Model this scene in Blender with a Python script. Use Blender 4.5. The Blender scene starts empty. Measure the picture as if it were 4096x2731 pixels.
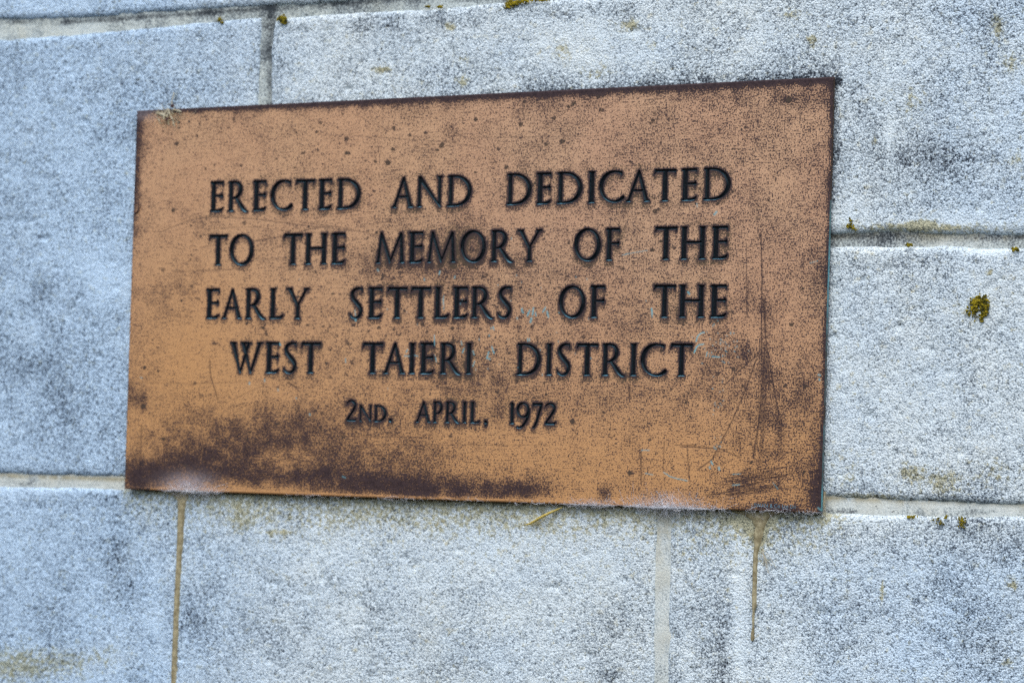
import bpy, math, random
import numpy as np
from mathutils import Vector

# ------------------------------------------------------------------ camera, sky, sun, exposure
sc = bpy.context.scene
CAM = np.array([1.1105, -1.8231, -0.1371])
ROT = (1.6199, -0.0304, 0.5246)
FOC = 100.0
W, H = 0.6093, 0.305            # the plaque, in metres
ZC = 1.5                        # height of the plaque centre above the ground
WALL_Y = 0.0058                 # face of the stones; the plaque's face lies at y = 0

cd = bpy.data.cameras.new("camera"); cam = bpy.data.objects.new("camera", cd)
sc.collection.objects.link(cam); sc.camera = cam
cam.location = (CAM[0], CAM[1], CAM[2] + ZC); cam.rotation_euler = ROT
cd.lens = FOC; cd.sensor_width = 36.0; cd.clip_start = 0.05; cd.clip_end = 100
cd.dof.use_dof = True; cd.dof.focus_distance = 1.93; cd.dof.aperture_fstop = 11.0

SUN_EL, SUN_AZ = math.radians(58), math.radians(12)
wd = bpy.data.worlds.new("World"); sc.world = wd; wd.use_nodes = True
nt = wd.node_tree; nt.nodes.clear()
sky = nt.nodes.new("ShaderNodeTexSky"); sky.sky_type = 'NISHITA'; sky.sun_disc = False
sky.sun_elevation = SUN_EL; sky.sun_rotation = math.pi - SUN_AZ
sky.air_density = 1.0; sky.dust_density = 2.5; sky.ozone_density = 1.0
bg = nt.nodes.new("ShaderNodeBackground"); bg.inputs[1].default_value = 0.13
wo = nt.nodes.new("ShaderNodeOutputWorld")
nt.links.new(sky.outputs[0], bg.inputs[0]); nt.links.new(bg.outputs[0], wo.inputs[0])

sl = bpy.data.lights.new("sun", 'SUN'); sl.energy = 1.2; sl.angle = math.radians(50); sl.color = (1.0, 0.97, 0.93)
so = bpy.data.objects.new("sun", sl); sc.collection.objects.link(so)
sdir = Vector((math.sin(SUN_AZ) * math.cos(SUN_EL), -math.cos(SUN_AZ) * math.cos(SUN_EL), math.sin(SUN_EL)))
so.rotation_euler = sdir.to_track_quat('Z', 'Y').to_euler(); so.location = (0, -2, 4)

sc.view_settings.view_transform = 'Standard'; sc.view_settings.look = 'None'
sc.view_settings.exposure = 0.60; sc.view_settings.gamma = 1.0
sc.render.engine = 'CYCLES'
sc.cycles.filter_width = 1.35
sc.cycles.use_denoising = False
sc.cycles.max_bounces = 5

# ------------------------------------------------------------------ the lens as arithmetic: where does a photo point lie on a plane
def _rot(a, b, c):
    ca, sa, cb, sb, cc, s_ = math.cos(a), math.sin(a), math.cos(b), math.sin(b), math.cos(c), math.sin(c)
    Rx = np.array([[1, 0, 0], [0, ca, -sa], [0, sa, ca]])
    Ry = np.array([[cb, 0, sb], [0, 1, 0], [-sb, 0, cb]])
    Rz = np.array([[cc, -s_, 0], [s_, cc, 0], [0, 0, 1]])
    return Rz @ Ry @ Rx
R3 = _rot(*ROT); FP = FOC / 36 * 4096

def at(px, py, Y=0.0):
    """photo pixel(s) -> (x, z) on the vertical plane y = Y, z relative to the plaque centre"""
    px = np.asarray(px, float); py = np.asarray(py, float)
    d = np.stack([(px - 2048) / FP, -(py - 1365.5) / FP, -np.ones_like(px)], -1) @ R3.T
    t = (Y - CAM[1]) / d[..., 1]
    return CAM[0] + t * d[..., 0], CAM[2] + t * d[..., 2]

def to_px(x, y, z):
    q = (np.stack([x, y, z], -1) - CAM) @ R3
    return 2048 + FP * q[..., 0] / -q[..., 2], 1365.5 - FP * q[..., 1] / -q[..., 2]

# ------------------------------------------------------------------ helpers
RNG = np.random.default_rng(7)
C = sc.collection

def mesh_from(name, co, faces, attrs=None, smooth=True):
    """co (n,3); faces: list of (m,k) int arrays and/or python lists of index lists"""
    me = bpy.data.meshes.new(name)
    starts, idx, n = [], [], 0
    for f in faces:
        if isinstance(f, np.ndarray):
            if len(f) == 0: continue
            k = f.shape[1]
            starts.append(n + np.arange(len(f)) * k); idx.append(f.ravel()); n += f.size
        else:
            for g in f:
                starts.append(np.array([n])); idx.append(np.array(g)); n += len(g)
    starts = np.concatenate(starts).astype(np.int32); idx = np.concatenate(idx).astype(np.int32)
    me.vertices.add(len(co)); me.vertices.foreach_set("co", np.asarray(co, np.float32).ravel())
    me.loops.add(len(idx)); me.loops.foreach_set("vertex_index", idx)
    me.polygons.add(len(starts)); me.polygons.foreach_set("loop_start", starts)
    me.polygons.foreach_set("use_smooth", np.full(len(starts), smooth))
    me.update(calc_edges=True)
    if attrs:
        for k, v in attrs.items():
            a = me.attributes.new(k, 'FLOAT', 'POINT'); a.data.foreach_set("value", np.asarray(v, np.float32).ravel())
    me.validate()
    return me

def obj(name, me, mat, parent=None, **props):
    o = bpy.data.objects.new(name, me); C.objects.link(o)
    if me and mat and not me.materials: me.materials.append(mat)
    if parent: o.parent = parent
    for k, v in props.items(): o[k] = v
    return o

def empty(name, loc, **props):
    o = bpy.data.objects.new(name, None); C.objects.link(o); o.location = loc; o.empty_display_size = 0.05
    for k, v in props.items(): o[k] = v
    return o

def vnoise(x, z, cell, seed=0, octaves=1, rough=0.5):
    """smooth value noise in -1..1 at points x, z (metres)"""
    out = 0; amp = 1; tot = 0
    for o in range(octaves):
        r = np.random.default_rng(seed * 31 + o)
        T = r.uniform(-1, 1, (256, 256))
        u = (x / cell) + 37.3 * (o + 1); v = (z / cell) + 11.7 * (o + 1)
        iu = np.floor(u).astype(int); iv = np.floor(v).astype(int); fu = u - iu; fv = v - iv
        fu = fu * fu * (3 - 2 * fu); fv = fv * fv * (3 - 2 * fv)
        a = T[iu % 256, iv % 256]; b = T[(iu + 1) % 256, iv % 256]; c = T[iu % 256, (iv + 1) % 256]; d = T[(iu + 1) % 256, (iv + 1) % 256]
        out = out + amp * ((a * (1 - fu) + b * fu) * (1 - fv) + (c * (1 - fu) + d * fu) * fv); tot += amp
        amp *= rough; cell = cell / 2
    return out / tot

def sstep(a, b, x):
    t = np.clip((x - a) / (b - a), 0, 1); return t * t * (3 - 2 * t)

def blob(PX, PY, x, y, rx, ry, amt=1.0):
    return amt * np.exp(-(((PX - x) / rx) ** 2 + ((PY - y) / ry) ** 2))

def segd(PX, PY, pts):
    """distance in photo pixels to a polyline"""
    d = np.full(PX.shape, 1e9)
    for (x0, y0), (x1, y1) in zip(pts[:-1], pts[1:]):
        dx, dy = x1 - x0, y1 - y0; L = dx * dx + dy * dy + 1e-9
        t = np.clip(((PX - x0) * dx + (PY - y0) * dy) / L, 0, 1)
        d = np.minimum(d, np.hypot(PX - x0 - t * dx, PY - y0 - t * dy))
    return d

# ------------------------------------------------------------------ materials
class NT:
    def __init__(s, name):
        s.m = bpy.data.materials.new(name); s.m.use_nodes = True; s.t = s.m.node_tree; s.t.nodes.clear()
        s.out = s.n("ShaderNodeOutputMaterial"); s.b = s.n("ShaderNodeBsdfPrincipled"); s.l(s.b.outputs[0], s.out.inputs[0])
        s.pos = s.n("ShaderNodeNewGeometry").outputs["Position"]
    def n(s, t): return s.t.nodes.new(t)
    def l(s, a, b): s.t.links.new(a, b)
    def put(s, sock, v):
        if isinstance(v, bpy.types.NodeSocket): s.l(v, sock)
        elif isinstance(v, (tuple, list)) and len(v) == 3 and sock.type == 'RGBA': sock.default_value = (*v, 1)
        else: sock.default_value = v
    def math(s, op, a, b=0.0, c=None, clamp=False):
        n = s.n("ShaderNodeMath"); n.operation = op; n.use_clamp = clamp
        s.put(n.inputs[0], a); s.put(n.inputs[1], b)
        if c is not None: s.put(n.inputs[2], c)
        return n.outputs[0]
    def attr(s, k):
        n = s.n("ShaderNodeAttribute"); n.attribute_name = k; return n.outputs["Fac"]
    def noise(s, scale, detail=2, rough=0.5, stretch=None, dist=0.0, color=False):
        n = s.n("ShaderNodeTexNoise"); n.inputs["Scale"].default_value = scale; n.inputs["Detail"].default_value = detail
        n.inputs["Roughness"].default_value = rough; n.inputs["Distortion"].default_value = dist
        p = s.pos
        if stretch:
            mp = s.n("ShaderNodeMapping"); mp.inputs["Scale"].default_value = stretch; s.l(p, mp.inputs[0]); p = mp.outputs[0]
        s.l(p, n.inputs["Vector"]); return n.outputs[1 if color else 0]
    def vor(s, scale, feature='F1', rnd=1.0, out=0):
        n = s.n("ShaderNodeTexVoronoi"); n.feature = feature; n.inputs["Scale"].default_value = scale
        n.inputs["Randomness"].default_value = rnd; s.l(s.pos, n.inputs["Vector"]); return n.outputs[out]
    def ramp(s, f, a, b, lo=0.0, hi=1.0):
        n = s.n("ShaderNodeMapRange"); n.interpolation_type = 'SMOOTHSTEP'; n.clamp = True
        s.put(n.inputs[0], f); s.put(n.inputs[1], a); s.put(n.inputs[2], b); s.put(n.inputs[3], lo); s.put(n.inputs[4], hi)
        return n.outputs[0]
    def mix(s, f, a, b, mode='MIX'):
        n = s.n("ShaderNodeMix"); n.data_type = 'RGBA'; n.blend_type = mode; n.clamp_factor = True
        s.put(n.inputs[0], f); s.put(n.inputs[6], a); s.put(n.inputs[7], b); return n.outputs[2]
    def bump(s, h, strength=1.0, dist=0.001, prev=None):
        n = s.n("ShaderNodeBump"); n.inputs["Strength"].default_value = strength; n.inputs["Distance"].default_value = dist
        s.put(n.inputs["Height"], h)
        if prev is not None: s.l(prev, n.inputs["Normal"])
        return n.outputs[0]
    def fin(s, col, rough=0.8, metal=0.0, normal=None, spec=0.3):
        s.put(s.b.inputs["Base Color"], col); s.put(s.b.inputs["Roughness"], rough); s.put(s.b.inputs["Metallic"], metal)
        s.b.inputs["Specular IOR Level"].default_value = spec
        if normal is not None: s.l(normal, s.b.inputs["Normal"])
        return s.m

def mat_stone():
    s = NT("weathered_stone")
    g1 = s.noise(930, 3, 0.6); g2 = s.noise(360, 3, 0.6); g3 = s.noise(38, 4, 0.6); g4 = s.noise(9, 3, 0.55)
    v = s.vor(640); vc = s.vor(640, out=1)
    vsep = s.n("ShaderNodeSeparateColor"); s.l(vc, vsep.inputs[0])
    # grains: pale shell sand grains with dark pits between
    a = s.math('MULTIPLY_ADD', g1, 1.7, -0.85)
    b = s.math('MULTIPLY_ADD', g2, 0.7, -0.35)
    c = s.math('MULTIPLY_ADD', g3, 0.45, -0.225)
    d = s.math('MULTIPLY_ADD', g4, 0.5, -0.25)
    e = s.math('MULTIPLY_ADD', vsep.outputs[0], 0.42, -0.21)
    f = s.math('MULTIPLY_ADD', v, -0.5, 0.2)
    t = s.math('ADD', s.math('ADD', s.math('ADD', a, b), s.math('ADD', c, d)), s.math('ADD', e, f))
    soot_shade = s.attr("soot_shade"); pale = s.attr("pale"); warm = s.attr("warm"); blue = s.attr("blue")
    t = s.math('ADD', t, 0.87)
    t = s.math('SUBTRACT', t, s.math('MULTIPLY', soot_shade, 0.60))
    t = s.math('ADD', t, s.math('MULTIPLY', pale, 0.42))
    k = s.ramp(t, 0.0, 1.0)
    cr = s.n("ShaderNodeValToRGB"); s.l(k, cr.inputs[0]); el = cr.color_ramp.elements
    el[0].position = 0.0; el[0].color = (0.030, 0.036, 0.046, 1)
    el[1].position = 1.0; el[1].color = (0.78, 0.87, 0.88, 1)
    for p, q in ((0.2, (0.125, 0.150, 0.172)), (0.45, (0.29, 0.338, 0.362)), (0.72, (0.50, 0.575, 0.60))):
        x = el.new(p); x.color = (*q, 1)
    col = s.mix(blue, cr.outputs[0], s.mix(1.0, cr.outputs[0], (0.74, 0.88, 1.08), 'MULTIPLY'))
    # yellowish and rusty single grains
    y = s.ramp(s.noise(150, 2, 0.5), 0.60, 0.72)
    col = s.mix(s.math('MULTIPLY', y, 0.35), col, s.mix(1.0, col, (1.0, 0.86, 0.62), 'MULTIPLY'))
    wn = s.ramp(s.math('ADD', warm, s.math('MULTIPLY_ADD', s.noise(300, 3, 0.7), 2.4, -1.2)), 0.22, 0.80)
    col = s.mix(s.math('MULTIPLY', wn, 0.85), col, s.mix(1.0, col, (0.62, 0.52, 0.29), 'MULTIPLY'))
    h = s.math('ADD', s.math('MULTIPLY', g1, 0.6), s.math('ADD', s.math('MULTIPLY', g2, 0.8), s.math('MULTIPLY', v, -0.5)))
    return s.fin(col, 0.92, 0, s.bump(h, 1.0, 0.0011), 0.2)

def mat_mortar():
    s = NT("lime_mortar")
    g1 = s.noise(700, 3, 0.6); g3 = s.noise(60, 4, 0.65); g4 = s.noise(16, 3, 0.6)
    soot_shade = s.attr("soot_shade"); warm = s.attr("warm"); pale = s.attr("pale")
    t = s.math('ADD', s.math('MULTIPLY_ADD', g1, 1.6, -0.80), s.math('MULTIPLY_ADD', g3, 1.3, -0.65))
    t = s.math('ADD', t, s.math('MULTIPLY_ADD', g4, 0.5, -0.25))
    t = s.math('SUBTRACT', s.math('ADD', t, 0.74), s.math('MULTIPLY', soot_shade, 0.7))
    t = s.math('ADD', t, s.math('MULTIPLY', pale, 0.3))
    cr = s.n("ShaderNodeValToRGB"); s.l(s.ramp(t, 0.0, 1.0), cr.inputs[0]); el = cr.color_ramp.elements
    el[0].color = (0.05, 0.055, 0.06, 1); el[1].color = (0.78, 0.79, 0.74, 1)
    x = el.new(0.35); x.color = (0.27, 0.28, 0.275, 1); x = el.new(0.7); x.color = (0.54, 0.56, 0.53, 1)
    col = s.mix(s.math('MULTIPLY', warm, s.ramp(g3, 0.3, 0.6)), cr.outputs[0], s.mix(1.0, cr.outputs[0], (0.60, 0.50, 0.34), 'MULTIPLY'))
    col = s.mix(s.attr('blue'), col, s.mix(1.0, col, (0.88, 0.98, 1.03), 'MULTIPLY'))
    pit = s.ramp(s.noise(330, 2, 0.5), 0.70, 0.76)
    col = s.mix(s.math('MULTIPLY', pit, 0.7), col, (0.05, 0.05, 0.055))
    h = s.math('ADD', s.math('MULTIPLY', g1, 0.4), s.math('MULTIPLY', g3, 1.2))
    return s.fin(col, 0.95, 0, s.bump(h, 0.8, 0.0016), 0.2)

def mat_bronze():
    s = NT("patinated_bronze")
    pat = s.attr("patina"); ver = s.attr("verdigris"); scr = s.attr("scratch"); shine = s.attr("reflect_tint"); dust = s.attr("dust"); olive = s.attr("olive")
    fine = s.noise(860, 2, 0.6); mid = s.noise(300, 3, 0.6); big = s.noise(60, 4, 0.6)
    brush = s.noise(60, 3, 0.6, stretch=(1.0, 1.0, 26.0)); brush2 = s.noise(25, 3, 0.6, stretch=(18.0, 1.0, 1.5))
    t = s.math('ADD', s.math('MULTIPLY_ADD', fine, 4.0, -2.0), s.math('MULTIPLY_ADD', mid, 1.3, -0.65))
    t = s.math('ADD', t, s.math('MULTIPLY_ADD', big, 0.7, -0.35))
    t = s.math('ADD', t, s.math('MULTIPLY_ADD', brush, 1.1, -0.55))
    t = s.math('ADD', t, s.math('MULTIPLY_ADD', brush2, 0.3, -0.15))
    t = s.math('ADD', t, pat)
    m = s.ramp(t, 0.08, 0.70)
    # bare bronze, drifting between pinkish and yellowish brown
    hue = s.noise(14, 3, 0.5)
    base = s.mix(s.ramp(hue, 0.35, 0.65), (0.74, 0.435, 0.265), (0.76, 0.465, 0.280))
    base = s.mix(shine, base, (0.82, 0.430, 0.175))  # sky and ground reflection of the metal, painted as a colour gradient
    base = s.mix(s.math('MULTIPLY', s.ramp(brush, 0.45, 0.7), 0.25), base, (0.40, 0.21, 0.11))
    tone = s.noise(1400, 2, 0.6)
    base = s.mix(s.ramp(tone, 0.35, 0.75, 0.0, 0.35), base, (0.36, 0.19, 0.11))
    base = s.mix(s.ramp(s.math('ADD', pat, s.math('MULTIPLY_ADD', big, 0.8, -0.4)), -0.02, 0.90, 0.0, 0.66), base, (0.17, 0.095, 0.062))
    dk = s.mix(s.ramp(mid, 0.4, 0.6), (0.013, 0.010, 0.019), (0.036, 0.025, 0.033))
    dk = s.mix(s.math('MULTIPLY', olive, 0.8), dk, (0.075, 0.060, 0.036))
    col = s.mix(s.math('MULTIPLY', m, 0.93), base, dk)
    col = s.mix(s.math('MULTIPLY', scr, 1.25, clamp=True), col, (0.030, 0.020, 0.028))
    vn = s.math('MULTIPLY', ver, s.ramp(fine, 0.30, 0.5, 0.55, 1.0), clamp=True)
    col = s.mix(vn, col, (0.17, 0.46, 0.52))
    dn = s.math('MULTIPLY', dust, s.ramp(s.noise(500, 3, 0.7), 0.3, 0.65, 0.35, 1.0), clamp=True)
    col = s.mix(dn, col, (0.62, 0.56, 0.60))
    rough = s.math('ADD', s.math('MULTIPLY', m, 0.22), 0.38)
    metal = s.math('MULTIPLY', s.math('SUBTRACT', 1.0, s.math('MAXIMUM', m, vn)), 0.55)
    h = s.math('ADD', s.math('MULTIPLY', m, 0.5), s.math('ADD', s.math('MULTIPLY', scr, -0.8), s.math('MULTIPLY', brush, 0.35)))
    return s.fin(col, rough, metal, s.bump(h, 0.6, 0.00022), 0.16)

def mat_letter():
    s = NT("black_enamel_recess")
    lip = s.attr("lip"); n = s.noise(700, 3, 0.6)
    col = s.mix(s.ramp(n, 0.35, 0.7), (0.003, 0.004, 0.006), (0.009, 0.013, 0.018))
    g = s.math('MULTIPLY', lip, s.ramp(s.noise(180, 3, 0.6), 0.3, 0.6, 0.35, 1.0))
    col = s.mix(g, col, (0.15, 0.38, 0.50))  # cyan lip: corrosion and sky highlight in one colour
    return s.fin(col, 0.6, 0, s.bump(n, 0.5, 0.0002), 0.12)

def mat_simple(name, a, b, scale, rough=0.8, bd=0.0004, spec=0.3, tr=0.0):
    s = NT(name); n = s.noise(scale, 3, 0.6)
    if tr: s.b.inputs["Subsurface Weight"].default_value = tr; s.b.inputs["Subsurface Radius"].default_value = (.002, .002, .001)
    return s.fin(s.mix(s.ramp(n, 0.35, 0.65), a, b), rough, 0, s.bump(n, 0.8, bd), spec)

M_STONE, M_MORTAR, M_BRONZE, M_LETTER = mat_stone(), mat_mortar(), mat_bronze(), mat_letter()
M_MARK = mat_simple("stamped_mark", (0.09, 0.17, 0.22), (0.20, 0.34, 0.42), 900, 0.6, 0.0001)
M_MOSS = mat_simple("yellow_moss", (0.050, 0.050, 0.010), (0.33, 0.26, 0.018), 380, 0.95, 0.0006, 0.1)
M_WEB = mat_simple("spider_silk", (0.62, 0.64, 0.68), (0.85, 0.87, 0.92), 300, 0.6, 0.00002, 0.4)
M_RESIN = mat_simple("dried_resin", (0.23, 0.19, 0.10), (0.42, 0.37, 0.22), 240, 0.5, 0.0005, 0.5)
M_STRAW = mat_simple("dry_straw", (0.50, 0.36, 0.06), (0.62, 0.50, 0.16), 300, 0.7, 0.0002)
M_CHAFF = mat_simple("dead_grass", (0.36, 0.30, 0.18), (0.60, 0.56, 0.42), 300, 0.8, 0.0002)
M_BROWN = mat_simple("brown_seed_husk", (0.045, 0.02, 0.02), (0.10, 0.05, 0.045), 500, 0.6, 0.0002)

# ------------------------------------------------------------------ the stone wall
wall = empty("stone_wall", (0, 0, ZC), label="pale weathered wall of large roughly dressed grey stone blocks with recessed mortar joints behind the plaque", category="stone wall")

def stains(PX, PY):
    """soot / pale / warm / blue weathering of the wall; places read off the photograph"""
    n1 = vnoise(PX, PY, 160, 3, 4, 0.6); n2 = vnoise(PX, PY, 45, 5, 3, 0.6); n3 = vnoise(PX, PY, 420, 8, 3, 0.55)
    n4 = vnoise(PX, PY, 75, 9, 4, 0.65)
    s = 0.10 + 0.12 * n1 + 0.06 * n2 + 0.08 * n3 + 0.07 * n4
    p = 0.10 - 0.12 * n3; w = 0.06 + 0.06 * n2
    for x, y, rx, ry, a in (
        (3750, 590, 110, 80, .30), (3930, 130, 70, 230, .30), (3990, 620, 90, 120, .28), (3620, 640, 150, 60, .35), (3800, 700, 120, 60, .30),
        (3590, 620, 60, 90, .25), (3650, 530, 60, 70, -.2), (3520, 300, 140, 100, -.12), (3940, 340, 40, 40, .35), (3560, 560, 20, 70, -.5), (3560, 480, 18, 60, -.4),
        (3450, 1060, 110, 45, .42), (3640, 1040, 200, 35, .32), (3950, 1040, 110, 40, .30), (3600, 1130, 60, 30, .35), (3510, 1440, 40, 40, .32), (3420, 1560, 60, 60, .28),
        (3820, 1120, 40, 60, .2), (4000, 1560, 100, 90, .22), (3950, 1340, 90, 60, .22), (3440, 1340, 50, 60, .15), (3960, 1900, 110, 70, .22), (3640, 1900, 60, 60, .38),
        (3430, 1960, 120, 30, .35), (3380, 2100, 36, 150, .42), (4040, 2150, 110, 80, .50), (3900, 2100, 220, 40, .35), (3640, 2180, 200, 60, .22), (3750, 2400, 200, 160, .18),
        (2890, 2580, 36, 220, .62), (2790, 2460, 50, 90, .55), (2720, 2500, 30, 140, .45), (3100, 2470, 130, 110, .22), (3330, 2620, 120, 120, .25), (3520, 2450, 160, 120, .22), (3950, 2560, 140, 160, .20),
        (3200, 2360, 120, 80, .18), (3020, 2300, 50, 100, .15),
        (2430, 2460, 110, 110, .42), (2440, 2690, 60, 60, .60), (2560, 2560, 40, 100, .35), (1500, 2430, 90, 50, .40), (1790, 2680, 150, 60, .34), (1250, 2450, 80, 90, .30),
        (1130, 2600, 80, 80, .34), (1430, 2560, 160, 70, .25), (700, 2460, 60, 180, .22), (800, 2520, 50, 160, .30), (470, 2140, 45, 160, .48), (500, 2300, 60, 100, .25), (60, 2400, 120, 80, .18),
        (800, 2180, 50, 50, .2), (150, 2010, 160, 30, .25), (400, 2000, 90, 30, .3),
        (170, 1170, 46, 60, .55), (460, 700, 60, 50, .24), (120, 620, 160, 90, .18), (480, 540, 80, 40, .20), (260, 1680, 90, 110, .22), (60, 1430, 80, 90, .15), (470, 1300, 60, 60, .22),
        (470, 1840, 40, 50, .45), (400, 1110, 60, 120, -.3), (330, 950, 30, 50, -.2), (430, 1800, 60, 40, -.2), (180, 1500, 120, 100, .12),
        (300, 350, 300, 120, .15), (820, 330, 120, 60, .12), (350, 130, 200, 14, .35), (850, 90, 200, 12, .30), (1000, 75, 60, 14, .5),
        (1560, 95, 110, 40, .60), (1720, 80, 130, 34, .60), (1850, 60, 70, 30, .45), (1440, 110, 50, 34, .5), (1180, 120, 90, 30, .5), (1110, 250, 26, 170, .3), (2260, 50, 160, 34, .60), (2420, 40, 120, 40, .55),
        (2640, 30, 120, 40, .5), (2560, 120, 120, 40, .25), (2960, 60, 160, 50, .2), (3280, 60, 130, 60, .25),
        (1990, 300, 600, 26, .16), (2520, 110, 60, 60, .2), (3100, 180, 80, 40, .15), (3250, 215, 60, 40, .35)):
        s = s + blob(PX, PY, x, y, rx, ry, a * 0.54) * (1 + 0.6 * n2 + 0.7 * n4)
    # dark growth just above the plaque, stronger to the right
    yt = 443 + (PX - 547) * (-135.5 / 2786.5)
    up = yt - PY
    s = s + (0.62 * sstep(1500, 2600, PX) + 0.22 * sstep(900, 1200, PX)) * np.exp(-np.clip(up, 0, None) / (24 + 22 * sstep(2300, 3000, PX))) * (up > -40) * (PX < 3370) * (1 + 0.6 * n2)
    xr = 3333.5 + (PY - 307.5) * (-51.5 / 1742.5)
    s = s + 0.55 * np.exp(-np.clip(PX - xr - 16, 0, None) / 16) * (PX > xr - 40) * sstep(300, 340, PY) * (1 - sstep(700, 900, PY)) * (1 + 0.5 * n2)
    s = s + 0.25 * np.exp(-np.clip(PX - xr - 10, 0, None) / 16) * (PX > xr - 40) * sstep(900, 1000, PY) * (1 - sstep(2040, 2080, PY))
    for x, y, rx, ry, a in ((2960, 2450, 30, 330, .75), (3420, 2060, 100, 40, .6), (3360, 1500, 60, 420, .2), (3650, 1650, 260, 300, .30), (4000, 905, 260, 50, .7), (3800, 880, 160, 30, .4), (3950, 1000, 80, 22, .8),
        (1900, 2200, 520, 130, .35), (2200, 2300, 300, 200, .35), (1350, 2250, 200, 200, .15), (2870, 2620, 40, 130, -.3), (2740, 2620, 26, 120, .5), (2100, 150, 500, 80, .25), (2400, 230, 300, 60, .25), (650, 1440, 100, 200, .2),
        (450, 1120, 110, 120, .4), (250, 2290, 200, 150, .15), (620, 2440, 40, 180, .35), (3600, 2620, 60, 60, .2), (1300, 200, 150, 90, .2), (150, 30, 200, 30, .3), (700, 10, 500, 30, .25), (3370, 860, 50, 130, .3)):
        p = p + blob(PX, PY, x, y, rx, ry, a)
    p = p + blob(PX, PY, 3560, 530, 18, 75, .9) + blob(PX, PY, 2955, 2450, 22, 300, .5) + blob(PX, PY, 3650, 2290, 30, 16, .6) + blob(PX, PY, 3770, 2440, 26, 14, .6) + blob(PX, PY, 3960, 1010, 70, 16, .5)
    yb = 1955 + (PX - 497) * (95 / 2785)
    dn = PY - yb
    w = w + (0.55 * np.exp(-np.clip(dn, 0, None) / (55 + 25 * n2)) + 0.25 * np.exp(-np.clip(dn, 0, None) / 160)) * (dn > -60) * sstep(440, 540, PX) * (1 - sstep(3260, 3480, PX))
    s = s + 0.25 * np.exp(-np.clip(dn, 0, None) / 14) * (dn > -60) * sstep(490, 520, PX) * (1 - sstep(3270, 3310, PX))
    for x, y, rx, ry, a in ((130, 2640, 330, 60, .55), (30, 2690, 200, 40, .4), (960, 2060, 60, 60, .35), (1120, 2130, 60, 12, .7), (3010, 2080, 90, 40, .9), (3040, 2110, 34, 90, .7), (3700, 912, 300, 18, .8),
        (3690, 895, 60, 18, .8), (3640, 1890, 60, 40, .7), (3780, 1930, 80, 60, .6), (3990, 1890, 90, 60, .4), (3470, 1990, 140, 16, .8), (1800, 110, 24, 16, .9), (1525, 280, 40, 14, .9), (1850, 325, 30, 20, .8),
        (1860, 240, 30, 20, .5), (2250, 200, 30, 40, .5), (2520, 100, 40, 24, .9), (2610, 180, 16, 16, .6), (2370, 290, 60, 30, .35), (3170, 60, 50, 24, .5), (3250, 165, 24, 24, .8), (3990, 110, 24, 50, .8),
        (4040, 250, 40, 40, .6), (4070, 640, 40, 40, .6), (3500, 565, 12, 12, .8), (4050, 2340, 24, 14, .9), (4030, 2640, 20, 24, .7), (3530, 2360, 8, 40, .9), (3650, 400, 40, 50, .5), (3400, 1900, 60, 80, .3),
        (60, 100, 80, 20, .5), (2150, 700, 1, 1, 0), (3960, 960, 140, 14, .6), (1420, 2380, 30, 20, .3), (3840, 1250, 40, 60, .3), (3960, 1090, 14, 14, .6), (2950, 2180, 300, 60, .22), (1700, 2080, 900, 60, .2)):
        w = w + blob(PX, PY, x, y, rx, ry, a)
    b = 0.10 + 0.90 * (1 - sstep(300, 1500, PX)) + 0.45 * sstep(2900, 3700, PX) * sstep(2100, 2300, PY) + 0.30 * sstep(3500, 3900, PX) * (1 - sstep(800, 1100, PY)) + 0.25 * n1 + 0.10
    b = b * (1 - 0.7 * np.clip(w, 0, 1))
    s = s + 0.14 * (1 - sstep(300, 1600, PX)) * (PY < 1950) + 0.05 * (1 - sstep(200, 1500, PX)) * (PY >= 1950)
    return s, np.clip(p, -0.5, 1.2), np.clip(w, 0, 1.3), np.clip(b, 0, 1)

def px_line(pts):
    """photo points of one stone edge -> wall coordinates"""
    x, z = at([p[0] for p in pts], [p[1] for p in pts], WALL_Y)
    return np.array(x), np.array(z)

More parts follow.
